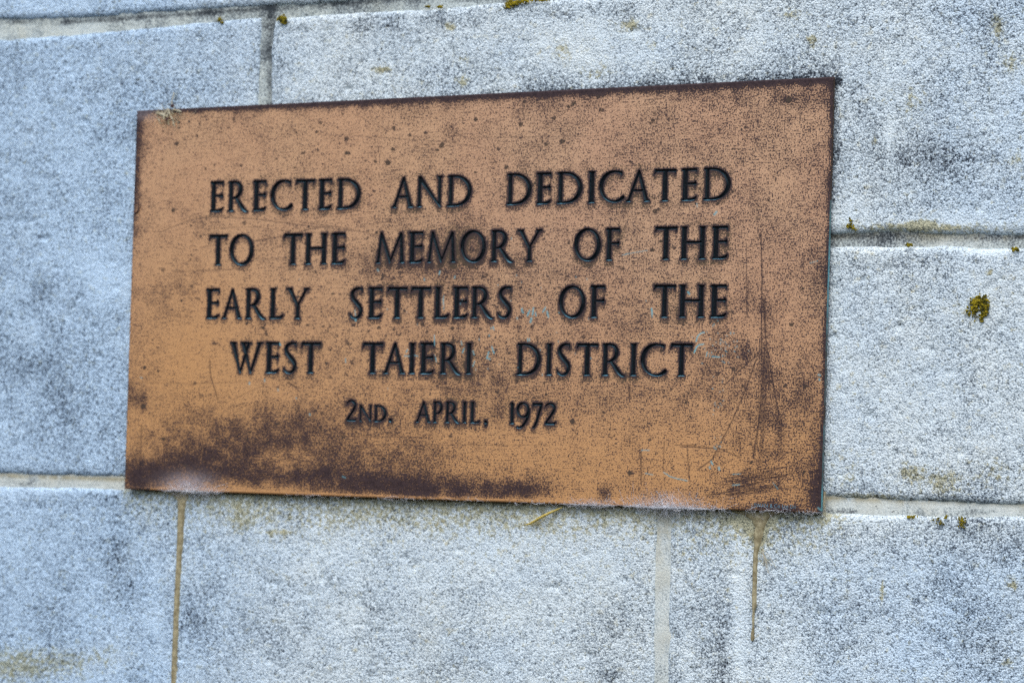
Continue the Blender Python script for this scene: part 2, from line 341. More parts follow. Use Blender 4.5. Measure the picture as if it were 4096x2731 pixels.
STEP = 0.0016
def make_stone(top, right, bottom, left, seed, label=None, proud=0.0):
    """each side a list of photo points (running left to right, or top to bottom)"""
    tx, tz = px_line(top); bx, bz = px_line(bottom); lx, lz = px_line(left); rx, rz = px_line(right)
    wdt = max(np.ptp(tx), np.ptp(bx)); hgt = max(np.ptp(lz), np.ptp(rz))
    nu, nv = int(wdt / STEP) + 2, int(hgt / STEP) + 2
    u = np.linspace(0, 1, nu)[None, :]; v = np.linspace(0, 1, nv)[:, None]     # v = 0 at the top
    X = np.zeros((nv, nu)) + np.interp(u, np.linspace(0, 1, 41), np.interp(np.linspace(tx[0], tx[-1], 41), tx, tx)) * 0
    # corner-blended straight frame plus the measured wander of each side
    TLx, TRx, BLx, BRx = lx[0], rx[0], lx[-1], rx[-1]; TLz, TRz, BLz, BRz = tz[0], tz[-1], bz[0], bz[-1]
    Lx = np.interp(v, (lz[0] - lz) / (lz[0] - lz[-1]), lx); Rx = np.interp(v, (rz[0] - rz) / (rz[0] - rz[-1]), rx)
    X = Lx * (1 - u) + Rx * u
    Tz = np.interp(X[0], tx, tz)[None, :]; Bz = np.interp(X[-1], bx, bz)[None, :]
    Z = Tz * (1 - v) + Bz * v
    # ragged arrises
    dT = (Z[0][None, :] - Z); dB = (Z - Z[-1][None, :]); dL = X - X[:, :1]; dR = X[:, -1:] - X
    wob = lambda t, k: 0.0012 * vnoise(t, t * 0 + k, 0.020, seed, 3, 0.6)
    Z = Z + wob(X, .1) * np.exp(-dT / .006) + wob(X, .3) * np.exp(-dB / .006)
    X = X + wob(Z, .5) * np.exp(-dL / .006) + wob(Z, .7) * np.exp(-dR / .006)
    d = np.minimum(np.minimum(dT, dB), np.minimum(dL, dR))
    rr = 0.0060 * (1 + 0.5 * vnoise(X, Z, 0.03, seed + 3, 2))
    q = np.clip(1 - d / rr, 0, 1)
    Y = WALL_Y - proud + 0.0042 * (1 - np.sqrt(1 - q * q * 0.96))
    Y = Y - 0.00055 * vnoise(X, Z, 0.0042, seed + 11, 3, 0.7) - 0.0009 * vnoise(X, Z, 0.05, seed + 12, 3, 0.5) + 0.0008 * np.clip(vnoise(X, Z, 0.008, seed + 20, 2) - 0.45, 0, 1) * 4
    Y = np.maximum(Y, 0.0042)                                    # nothing pokes into the plaque
    PX, PY = to_px(X, Y, Z)
    so_, pa, wa, bl = stains(PX, PY)
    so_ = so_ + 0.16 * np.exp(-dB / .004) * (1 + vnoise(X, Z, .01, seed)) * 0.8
    idx = np.arange(nu * nv).reshape(nv, nu)
    q4 = np.stack([idx[1:, :-1], idx[1:, 1:], idx[:-1, 1:], idx[:-1, :-1]], -1).reshape(-1, 4)
    co = np.stack([X, Y, Z], -1).reshape(-1, 3)
    ring = np.concatenate([idx[0, :-1], idx[:-1, -1], idx[-1, :0:-1], idx[:0:-1, 0]])
    back = co[ring].copy(); back[:, 1] = 0.045
    n0 = len(co); rb = n0 + np.arange(len(ring))
    sk = np.stack([ring, np.roll(ring, -1), np.roll(rb, -1), rb], -1)
    co = np.concatenate([co, back]); A = {}
    for k, a in (("soot_shade", so_), ("pale", pa), ("warm", wa), ("blue", bl)):
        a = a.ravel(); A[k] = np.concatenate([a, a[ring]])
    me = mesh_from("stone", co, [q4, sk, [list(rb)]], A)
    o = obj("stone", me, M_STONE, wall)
    if label: o["label"] = label
    return o

FAR_L, FAR_R, FAR_T, FAR_B = -700, 4700, -420, 3150
# block above the top left joint
make_stone([(FAR_L, FAR_T + 60), (2600, FAR_T - 60)], [(2600, FAR_T - 60), (2560, -95)], [(FAR_L, 118), (0, 77), (180, 79), (360, 71), (720, 44), (1140, 20), (1400, 2), (2000, -42), (2560, -85)], [(FAR_L, FAR_T + 60), (FAR_L, 118)], 1)
# tall block left of the plaque, running behind it
make_stone([(FAR_L, 195), (0, 157), (180, 143), (437, 125), (780, 90), (1043, 68)], [(1043, 68), (1038, 200), (1031, 408), (1010, 1000), (1000, 1930)], [(FAR_L, 1872), (0, 1895), (498, 1911), (1000, 1928)], [(FAR_L, 195), (FAR_L, 1872)], 2)
# long block above the plaque and to its right
make_stone([(1092, 88), (1110, 73), (1350, 56), (1700, 32), (2010, 8), (2600, -35), (FAR_R, -190)], [(FAR_R, -190), (FAR_R, 950)], [(1070, 880), (2500, 915), (3340, 934), (3480, 930), (3600, 926), (3680, 934), (3800, 938), (4096, 940), (FAR_R, 950)], [(1092, 80), (1079, 210), (1076, 408), (1065, 880)], 3)
# block right of the plaque
make_stone([(1068, 930), (3340, 984), (3500, 986), (3700, 982), (3800, 984), (3900, 992), (4096, 995), (FAR_R, 1005)], [(FAR_R, 1005), (FAR_R, 2035)], [(1060, 1925), (3340, 1990), (3359, 1992), (3705, 2003), (4096, 2018), (FAR_R, 2040)], [(1068, 930), (1060, 1925)], 4)
# bottom left block
make_stone([(FAR_L, 1918), (0, 1944), (420, 1951), (2632, 2022)], [(2632, 2030), (2631, 2061), (2626, 2200), (2621, 2390), (2617, 2731), (2612, FAR_B)], [(FAR_L, FAR_B - 60), (2612, FAR_B)], [(FAR_L, 1918), (FAR_L, FAR_B - 60)], 5)
# bottom right block
make_stone([(2680, 2022), (3359, 2049), (3717, 2059), (4096, 2064), (FAR_R, 2085)], [(FAR_R, 2085), (FAR_R, FAR_B + 40)], [(2656, FAR_B), (FAR_R, FAR_B + 40)], [(2679, 2022), (2678, 2061), (2672, 2300), (2669, 2390), (2663, 2731), (2656, FAR_B)], 6)

def make_mortar():
    x0, _ = at(FAR_L - 60, 1400, WALL_Y); x1, _ = at(FAR_R + 60, 1400, WALL_Y); st = 0.003
    xs = np.arange(float(x0), float(x1), st); zs = np.arange(-0.40, 0.34, st)
    X, Z = np.meshgrid(xs, zs)
    PX, PY = to_px(X, X * 0 + WALL_Y, Z)
    dep = 0.0030 + 0.0006 * vnoise(X, Z, 0.012, 40, 3, 0.6) + 0.0005 * vnoise(X, Z, 0.05, 41, 2)
    dep = dep - 0.0014 * sstep(2560, 2640, PX) * (1 - sstep(2690, 2720, PX)) * (PY > 2040)       # nearly flush pointing below the plaque
    dep = dep - 0.0006 * (PX > 3300) * (1 - np.exp(-((PY - 1995) / 26) ** 2)) * (PY > 1900) * (PY < 2100)
    dep = dep - 0.0006 * (PX < 600) * (PY > 1800)
    dep = dep - 0.0006 * (PX < 1100) * (PY < 420)
    Y = WALL_Y + dep
    so_ = 0.05 + 0.12 * vnoise(PX, PY, 90, 44, 3); pa = 0 * X; wa = 0.25 + 0.3 * vnoise(PX, PY, 120, 46, 3)
    so_ = so_ + 0.12 * (PX < 1500) * (PY < 450) + 0.40 * sstep(1052, 1070, PX) * (PX < 1100) * (PY < 450)  # includes painted shade in the gap at the vertical joint's right side
    so_ = so_ - 0.25 * (PX < 420) * (PY < 200) * (PY > 90)
    ln = np.interp(PX, [-700, 0, 180, 360, 720, 1140, 1400, 1700], [125, 84, 86, 78, 52, 28, 10, -10])
    so_ = so_ + 0.5 * np.exp(-((PY - ln - 4) / 7) ** 2) * (PY < 200)  # painted shadow line under the stone above the top left joint
    so_ = so_ + 0.15 * (PX > 3300) * (PY < 1100) * np.exp(-((PY - 945) / 12) ** 2) * 3 + 0.12 * (PX > 3300) * (PX < 3750) * (PY < 1100)  # painted shadow line at the top of the upper right joint
    wa = wa + 0.6 * (PX > 3300) * (PY < 1100) * (1 - sstep(945, 965, PY))
    so_ = so_ + 0.75 * (PX > 3300) * np.exp(-((PY - np.interp(PX, [3359, 4096], [2042, 2058])) / 9) ** 2) * (0.5 + vnoise(PX, PY, 60, 47, 2))
    so_ = so_ + 0.5 * (PX < 520) * np.exp(-((PY - np.interp(PX, [0, 500], [1934, 1944])) / 7) ** 2) * (0.6 + vnoise(PX, PY, 50, 48, 2))
    wa = wa + 0.8 * np.exp(-((PY - np.interp(PX, [0, 500, 3300, 4096], [1902, 1918, 1994, 2022])) / 9) ** 2)  # brown shadow line along the top of the lower joint, painted in
    pa = pa + 0.85 * (PX > 3300) * (PY > 1900) + 0.60 * (PX > 2560) * (PX < 2720) * (PY > 2060) + 0.35 * (PX < 520) * (PY > 1880) + 0.3 * (PX > 3750) * (PY < 1100) * (PY > 950)
    wa = wa + 0.5 * (PX > 2560) * (PX < 2720) * (1 - sstep(2100, 2220, PY)) * (PY > 2000)
    ny, nx = X.shape; idx = np.arange(nx * ny).reshape(ny, nx)
    q4 = np.stack([idx[:-1, :-1], idx[:-1, 1:], idx[1:, 1:], idx[1:, :-1]], -1).reshape(-1, 4)
    me = mesh_from("mortar", np.stack([X, Y, Z], -1).reshape(-1, 3), [q4], {"soot_shade": so_, "pale": pa, "warm": np.clip(wa, 0, 1), "blue": 0.75 + 0.25 * (PY < 450)})
    return obj("mortar", me, M_MORTAR, wall)
make_mortar()

# ------------------------------------------------------------------ lettering: flared roman capitals as distance fields
def el(cx, cy, rx, ry, a0, a1, thin, thick, tilt=0.0, n=40):
    pts, rad = [], []
    for i in range(n + 1):
        a = math.radians(a0 + (a1 - a0) * i / n)
        pts.append((cx + rx * math.cos(a), cy + ry * math.sin(a)))
        rad.append(thin + (thick - thin) * abs(math.cos(a + tilt)) ** 1.6)
    return pts, rad

def spline(pts, rad, n=8):
    P = np.array([(*p, r) for p, r in zip(pts, rad)], float)
    P = np.vstack([2 * P[0] - P[1], P, 2 * P[-1] - P[-2]]); out = []
    for i in range(1, len(P) - 2):
        for k in range(n):
            t = k / n
            out.append(0.5 * ((2 * P[i]) + (-P[i - 1] + P[i + 1]) * t + (2 * P[i - 1] - 5 * P[i] + 4 * P[i + 1] - P[i + 2]) * t * t + (-P[i - 1] + 3 * P[i] - 3 * P[i + 1] + P[i + 2]) * t ** 3))
    out.append(P[-2]); out = np.array(out)
    return [tuple(q[:2]) for q in out], [max(q[2], .008) for q in out]

HS = 0.062
def poly(*p): return ('P', list(p))
def cap(pts, rad): return ('C', pts, rad)
def curve(pts, rad): return ('C', *spline(pts, rad))
def quad(x0, y0, x1, y1, h0, h1=None):
    h1 = h0 if h1 is None else h1
    return poly((x0 - h0, y0), (x0 + h0, y0), (x1 + h1, y1), (x1 - h1, y1))
def foot(x, hw=HS, s=.10): return poly((x - s, 0), (x + s, 0), (x + s * .92, .03), (x + hw, .075), (x - hw, .075), (x - s * .92, .03))
def head(x, hw=HS, s=.095): return poly((x - s, 1), (x + s, 1), (x + s * .92, .97), (x + hw, .925), (x - hw, .925), (x - s * .92, .97))
def stem(x, hw=HS, f=1, h=1):
    r = [quad(x, 0, x, 1, hw)]
    if f: r.append(foot(x, hw))
    if h: r.append(head(x, hw))
    return r
ARM_T = [cap([(.05, .965), (.40, .965)], [.034, .034]), cap([(.415, .985), (.43, .875)], [.022, .016])]
ARM_M = [cap([(.15, .53), (.39, .53)], [.030, .028]), cap([(.395, .605), (.395, .445)], [.016, .016]), cap([(.34, .53), (.395, .53)], [.028, .040])]
def ARM_B(w=.45): return [cap([(.06, .032), (.2, .032), (w - .15, .032)], [.032, .032, .032]), curve([(w - .17, .035), (w - .08, .058), (w - .02, .125)], [.034, .036, .018])]
def serif(x, y, s=.09, r=.022): return cap([(x - s, y), (x + s, y)], [r, r])
G = {}
G['E'] = (.45, stem(.125, h=0, f=1) + ARM_T + ARM_M + ARM_B())
G['F'] = (.45, stem(.125, h=0, f=1) + ARM_T + ARM_M)
G['L'] = (.50, stem(.125) + ARM_B(.50))
G['I'] = (.21, stem(.105))
G['H'] = (.73, stem(.11) + stem(.62) + [cap([(.11, .52), (.62, .52)], [.031, .031])])
G['T'] = (.66, [quad(.33, 0, .33, .96, HS), foot(.33), cap([(.07, .955), (.60, .955)], [.036, .036]), cap([(.085, .975), (.02, .855)], [.030, .014]), cap([(.625, .985), (.605, .855)], [.020, .014]), cap([(.05, .965), (.62, .965)], [.03, .03])])
G['N'] = (.86, [quad(.10, 0, .105, .96, .043), foot(.10, .043, .085), quad(.76, .03, .76, 1, .043), head(.76, .043, .095), poly((.06, 1.0), (.15, 1.0), (.82, .0), (.76, -.01), (.055, .90))])
G['M'] = (.95, [quad(.085, 0, .185, .97, .038, .036), foot(.085, .04, .08), poly((.15, 1.0), (.215, 1.0), (.52, .09), (.475, -.01), (.45, .0), (.165, .86)), poly((.44, .02), (.49, .0), (.86, .98), (.80, 1.0)), quad(.875, 0, .825, .97, .055, .045), foot(.87, .05, .09)])
G['A'] = (.72, [poly((.045, 0), (.115, 0), (.405, .92), (.37, 1.0), (.345, .96)), poly((.565, 0), (.685, 0), (.405, 1.0), (.355, 1.0), (.345, .93)), foot(.08, .035, .08), foot(.625, .055, .095), cap([(.20, .36), (.50, .36)], [.027, .027])])
RB = [curve([(.06, .965), (.24, .967), (.36, .92), (.425, .80), (.42, .66), (.36, .53), (.24, .45), (.12, .435)], [.030, .031, .040, .056, .058, .045, .030, .024])]
G['R'] = (.69, [quad(.115, 0, .115, .98, .054), foot(.115)] + RB + [curve([(.27, .45), (.36, .33), (.46, .17), (.55, .05), (.62, .0), (.675, .0)], [.030, .046, .055, .046, .030, .014])])
G['P'] = (.47, [quad(.115, 0, .115, .98, .054), foot(.115)] + RB)
G['D'] = (.82, [quad(.135, 0, .135, .97, .056), curve([(.06, .965), (.26, .97), (.46, .93), (.64, .80), (.745, .60), (.745, .40), (.65, .20), (.47, .07), (.25, .03), (.05, .03)], [.030, .030, .036, .050, .060, .060, .050, .036, .030, .030]), poly((.02, 0), (.2, 0), (.2, .06), (.075, .07), (.03, .03))])
G['O'] = (.77, [('C', *el(.385, .5, .327, .475, 0, 360, .028, .060, .30, 60))])
G['C'] = (.66, [('C', *el(.43, .5, .372, .472, 62, 312, .024, .060, .25, 50)), curve([(.52, .965), (.60, .945), (.635, .925)], [.028, .030, .024]), cap([(.63, .955), (.625, .84)], [.020, .014]), cap([(.64, .11), (.655, .17)], [.020, .010])])
G['S'] = (.42, [curve([(.385, .955), (.30, .972), (.20, .955), (.115, .88), (.085, .77), (.12, .65), (.22, .52), (.325, .39), (.37, .26), (.34, .12), (.25, .03), (.14, .022), (.06, .08), (.02, .165)], [.026, .030, .034, .044, .050, .055, .060, .058, .052, .042, .033, .027, .025, .013]), cap([(.385, .985), (.395, .85)], [.016, .013])])
G['W'] = (1.05, [quad(.33, 0, .095, .98, .020, .068), quad(.33, 0, .60, .98, .030, .040), quad(.67, 0, .42, .98, .020, .064), quad(.67, 0, .955, .98, .030, .042), poly((.27, .12), (.39, .14), (.34, -.01), (.31, -.01)), poly((.61, .12), (.73, .14), (.68, -.01), (.65, -.01)), serif(.10, .975, .085), serif(.51, .975, .16), serif(.96, .975, .075)])
G['Y'] = (.78, [quad(.40, .42, .115, .98, .050, .058), quad(.40, .44, .69, .98, .030, .040), quad(.40, 0, .40, .50, .050), foot(.40, .05), serif(.105, .975, .085), serif(.695, .975, .075)])
G['2'] = (.50, [curve([(.025, .79), (.06, .89), (.17, .965), (.30, .945), (.39, .84), (.39, .69), (.30, .49), (.17, .26), (.06, .07)], [.014, .026, .036, .045, .055, .052, .046, .040, .038]), cap([(.06, .045), (.40, .045)], [.042, .042]), cap([(.38, .05), (.47, .13)], [.036, .016])])
G['1'] = (.21, [quad(.12, 0, .12, .98, .062), foot(.11, .06, .10), cap([(.12, .965), (.035, .925)], [.035, .02])])
G['9'] = (.60, [('C', *el(.29, .655, .232, .318, 0, 360, .030, .055, .3, 50)), curve([(.53, .68), (.525, .45), (.44, .18), (.31, -.05), (.18, -.155), (.06, -.155), (.025, -.12)], [.055, .056, .054, .046, .036, .030, .014])])
G['7'] = (.48, [cap([(.07, .935), (.42, .935)], [.05, .05]), cap([(.06, .96), (.03, .80)], [.035, .016]), curve([(.42, .93), (.36, .68), (.27, .35), (.18, .04), (.10, -.12), (.04, -.17)], [.050, .050, .048, .046, .036, .018])])
G['.'] = (.15, [cap([(.075, .075), (.075, .076)], [.075, .075])])
G[','] = (.20, [cap([(.10, .06), (.10, .061)], [.075, .075]), curve([(.14, .04), (.13, -.07), (.06, -.14)], [.045, .035, .012])])

LINES = [
 dict(bx=[868, 1611, 2076, 2867], b=[847, 831, 819, 800], cx=[868, 1400, 2076, 2867], c=[727, 714.5, 694, 671],
  g="E 840 895|R 911 994|E 1011 1066|C 1084 1164|T 1181 1261|E 1273 1328|D 1347 1443|A 1568 1655|N 1666 1771|D 1787 1887|D 2025 2127|E 2144 2206|D 2226 2330|I 2352 2382|C 2397 2490|A 2503 2602|T 2614 2707|E 2723 2789|D 2811 2923"),
 dict(bx=[868, 1170, 1560, 2450, 2660, 2880], b=[1061, 1058, 1053, 1042, 1039, 1036], cx=[868, 1170, 1620, 2117, 2440, 2660, 2880], c=[940, 935, 928, 918.5, 913, 907, 904.5],
  g="T 835 911|O 920 1015|T 1133 1212|H 1220 1310|E 1324 1382|M 1503 1619|E 1633 1693|M 1707 1824|O 1842 1944|R 1961 2056|Y 2068 2166|O 2297 2404|F 2421 2480|T 2617 2711|H 2721 2825|E 2845 2913"),
 dict(bx=[850, 1200, 1500, 2380, 2870], b=[1274, 1275, 1273, 1271, 1270], cx=[850, 1200, 1480, 2025, 2390, 2660, 2870], c=[1155, 1152, 1149.5, 1146, 1142.5, 1139, 1139],
  g="E 823 878|A 888 968|R 980 1065|L 1077 1136|Y 1145 1236|S 1398 1451|E 1471 1529|T 1547 1631|T 1641 1725|L 1735 1798|E 1810 1872|R 1883 1977|S 1990 2046|O 2236 2342|F 2359 2421|T 2612 2705|H 2714 2820|E 2838 2908"),
 dict(bx=[985, 1470, 1875, 2100, 2500, 2735], b=[1491, 1494, 1496.5, 1500, 1503, 1504.5], cx=[985, 1490, 1875, 2100, 2735], c=[1368, 1370, 1371.5, 1373, 1374],
  g="W 921 1050|E 1061 1117|S 1133 1186|T 1202 1284|T 1448 1534|A 1533 1622|I 1636 1661|E 1678 1737|R 1758 1847|I 1863 1888|D 2065 2163|I 2184 2209|S 2227 2281|T 2304 2394|R 2405 2503|I 2520 2548|C 2563 2659|T 2679 2773"),
 dict(bx=[1405, 1690, 1900, 2047, 2200], b=[1684, 1689.5, 1692, 1695, 1698], cx=[1405, 1690, 1895, 2047, 2200], c=[1600, 1605, 1606.5, 1609, 1611],
  g="2 1385 1429|n 1436 1488|d 1496 1545|. 1556 1569|A 1662 1724|P 1730 1769|R 1780 1840|I 1850 1866|L 1879 1921|, 1936 1951|1 2038 2057|9 2065 2121|7 2128 2171|2 2178 2227"),
]
DEPTH, CHAM = 0.00150, 0.00036

def glyph_shapes(ch, xl, xr, L):
    small = ch.islower(); w, prims = G[ch.upper()]
    xm = (xl + xr) / 2
    yb = np.interp(xm, L['bx'], L['b']); yc = np.interp(xm, L['cx'], L['c'])
    sl = (L['b'][-1] - L['b'][0]) / (L['bx'][-1] - L['bx'][0])
    if small: yc = yb - 66
    hh = yb - yc
    vx = 0.026                                         # the plaque leans: tops drift to the right
    def mp(p):
        X = xl + (xr - xl) * p[0] / w + vx * hh * (p[1] - .5); Y = yb + sl * (X - xm) - hh * p[1]
        return at(X, Y)
    _, z0 = at(xm, yb); _, z1 = at(xm, yc); sc_ = float(z1 - z0) * 1.20 * (1.25 if small else 1.0)
    out = []
    for pr in prims:
        if pr[0] == 'P': out.append(('P', np.array([mp(p) for p in pr[1]])))
        else: out.append(('C', np.array([mp(p) for p in pr[1]]), np.array(pr[2]) * sc_))
    return out

def sdf(shapes, X, Z):
    D = np.full(X.shape, 1.0)
    for s in shapes:
        if s[0] == 'C':
            P, r = s[1], s[2]
            for i in range(len(P) - 1):
                a, b = P[i], P[i + 1]; e = b - a; L = (e ** 2).sum() + 1e-14
                t = np.clip(((X - a[0]) * e[0] + (Z - a[1]) * e[1]) / L, 0, 1)
                D = np.minimum(D, np.hypot(X - a[0] - t * e[0], Z - a[1] - t * e[1]) - (r[i] + t * (r[i + 1] - r[i])))
        else:
            P = s[1]; d = np.full(X.shape, 1.0); ins = np.zeros(X.shape, bool); n = len(P)
            for i in range(n):
                a, b = P[i], P[(i + 1) % n]; e = b - a; L = (e ** 2).sum() + 1e-14
                t = np.clip(((X - a[0]) * e[0] + (Z - a[1]) * e[1]) / L, 0, 1)
                d = np.minimum(d, np.hypot(X - a[0] - t * e[0], Z - a[1] - t * e[1]))
                c = ((a[1] > Z) != (b[1] > Z)) & (X < (b[0] - a[0]) * (Z - a[1]) / (b[1] - a[1] + 1e-15) + a[0]); ins ^= c
            D = np.minimum(D, np.where(ins, -d, d))
    return D

def clip_grid(S, co, attrs, keep_pos):
    """cells of the grid S (rows, cols) kept where S has the wanted sign, cut exactly along S = 0"""
    ny, nx = S.shape; idx = np.arange(nx * ny).reshape(ny, nx)
    F = S if keep_pos else -S
    ok = F > 0; c = ok[:-1, :-1].astype(int) + ok[:-1, 1:] + ok[1:, 1:] + ok[1:, :-1]
    full = c == 4; part = (c > 0) & (c < 4)
    q = np.stack([idx[:-1, :-1], idx[:-1, 1:], idx[1:, 1:], idx[1:, :-1]], -1)[full]
    extra, exA, cache, polys = [], [], {}, []
    Ff = F.ravel(); n0 = len(co)
    def cut(a, b):
        k = (a, b) if a < b else (b, a)
        if k not in cache:
            a, b = k; t = Ff[a] / (Ff[a] - Ff[b]); t = min(max(t, 1e-4), 1 - 1e-4)
            cache[k] = n0 + len(extra); extra.append(co[a] + t * (co[b] - co[a])); exA.append((a, b, t))
        return cache[k]
    for j, i in zip(*np.nonzero(part)):
        cs = [idx[j, i], idx[j, i + 1], idx[j + 1, i + 1], idx[j + 1, i]]; pl = []
        for k in range(4):
            a, b = cs[k], cs[(k + 1) % 4]
            if Ff[a] > 0: pl.append(a)
            if (Ff[a] > 0) != (Ff[b] > 0): pl.append(cut(a, b))
        if len(pl) >= 3: polys.append(pl)
    if extra:
        co = np.vstack([co, np.array(extra)]); e = np.array(exA); ia, ib, t = e[:, 0].astype(int), e[:, 1].astype(int), e[:, 2]
        attrs = {k: np.concatenate([v, v[ia] + t * (v[ib] - v[ia])]) for k, v in attrs.items()}
    used = np.zeros(len(co), bool); used[q.ravel()] = True
    for p in polys: used[p] = True
    mp = np.cumsum(used) - 1
    return co[used], mp[q], [[int(mp[a]) for a in p] for p in polys], {k: v[used] for k, v in attrs.items()}

# ------------------------------------------------------------------ the plaque
plaque = empty("memorial_plaque", (0, 0, ZC), label="rectangular brown bronze memorial plaque engraved with black capitals, fixed to the stone wall", category="plaque")
cx_, cz_ = at([547, 3333.5, 3282, 497], [443, 307.5, 2050, 1955])       # TL TR BR BL
GS = 0.00056
nu, nv = int(W / GS), int(H / GS)
U, V = np.meshgrid(np.linspace(0, 1, nu), np.linspace(0, 1, nv))        # V = 0 at the bottom
def bil(c): return (c[3] * (1 - U) + c[2] * U) * (1 - V) + (c[0] * (1 - U) + c[1] * U) * V
PXm, PZm = bil(cx_), bil(cz_)
SD = np.full(PXm.shape, 0.02)
shapes_all = []
for L in LINES:
    for tok in L['g'].split('|'):
        ch, a, b = tok.split(' '); shapes_all.append(glyph_shapes(ch, float(a), float(b), L))
def letter_mesh(sh):
    allp = np.vstack([s[1] for s in sh]); mg = 0.0014
    x0, z0 = allp.min(0) - mg; x1, z1 = allp.max(0) + mg; g = 0.00030
    X, Z = np.meshgrid(np.arange(x0, x1, g), np.arange(z0, z1, g))
    S = sdf(sh, X, Z); S = S + 0.00007 * vnoise(X, Z, 0.0012, 70, 2)
    dep = DEPTH * sstep(0, 1, np.clip(-S / CHAM, 0, 1)) * 0.999
    Y = np.where(S < 0, dep, 0) + 0.00006
    gz, gx = np.gradient(S, g)                                 # S grows outwards: its gradient is the outward direction
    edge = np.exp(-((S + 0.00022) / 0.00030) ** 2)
    lowside = np.clip(-gz, 0, 1) ** 1.5                       # the lower lip of every cut: green corrosion plus a painted sky highlight
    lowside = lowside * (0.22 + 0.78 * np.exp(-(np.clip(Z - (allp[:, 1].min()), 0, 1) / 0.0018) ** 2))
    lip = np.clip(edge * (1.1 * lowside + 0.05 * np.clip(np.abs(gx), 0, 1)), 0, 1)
    co = np.stack([X, Y, Z], -1).reshape(-1, 3)
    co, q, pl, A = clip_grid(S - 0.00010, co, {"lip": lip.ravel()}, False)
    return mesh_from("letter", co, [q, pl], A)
for sh in shapes_all:
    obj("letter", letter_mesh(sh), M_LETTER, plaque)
    allp = np.vstack([s[1] for s in sh]); mg = 0.0075
    x0, z0 = allp.min(0) - mg; x1, z1 = allp.max(0) + mg
    m = (PXm > x0) & (PXm < x1) & (PZm > z0) & (PZm < z1)
    js, is_ = np.nonzero(m); j0, j1, i0, i1 = js.min(), js.max() + 1, is_.min(), is_.max() + 1
    SD[j0:j1, i0:i1] = np.minimum(SD[j0:j1, i0:i1], sdf(sh, PXm[j0:j1, i0:i1], PZm[j0:j1, i0:i1]))

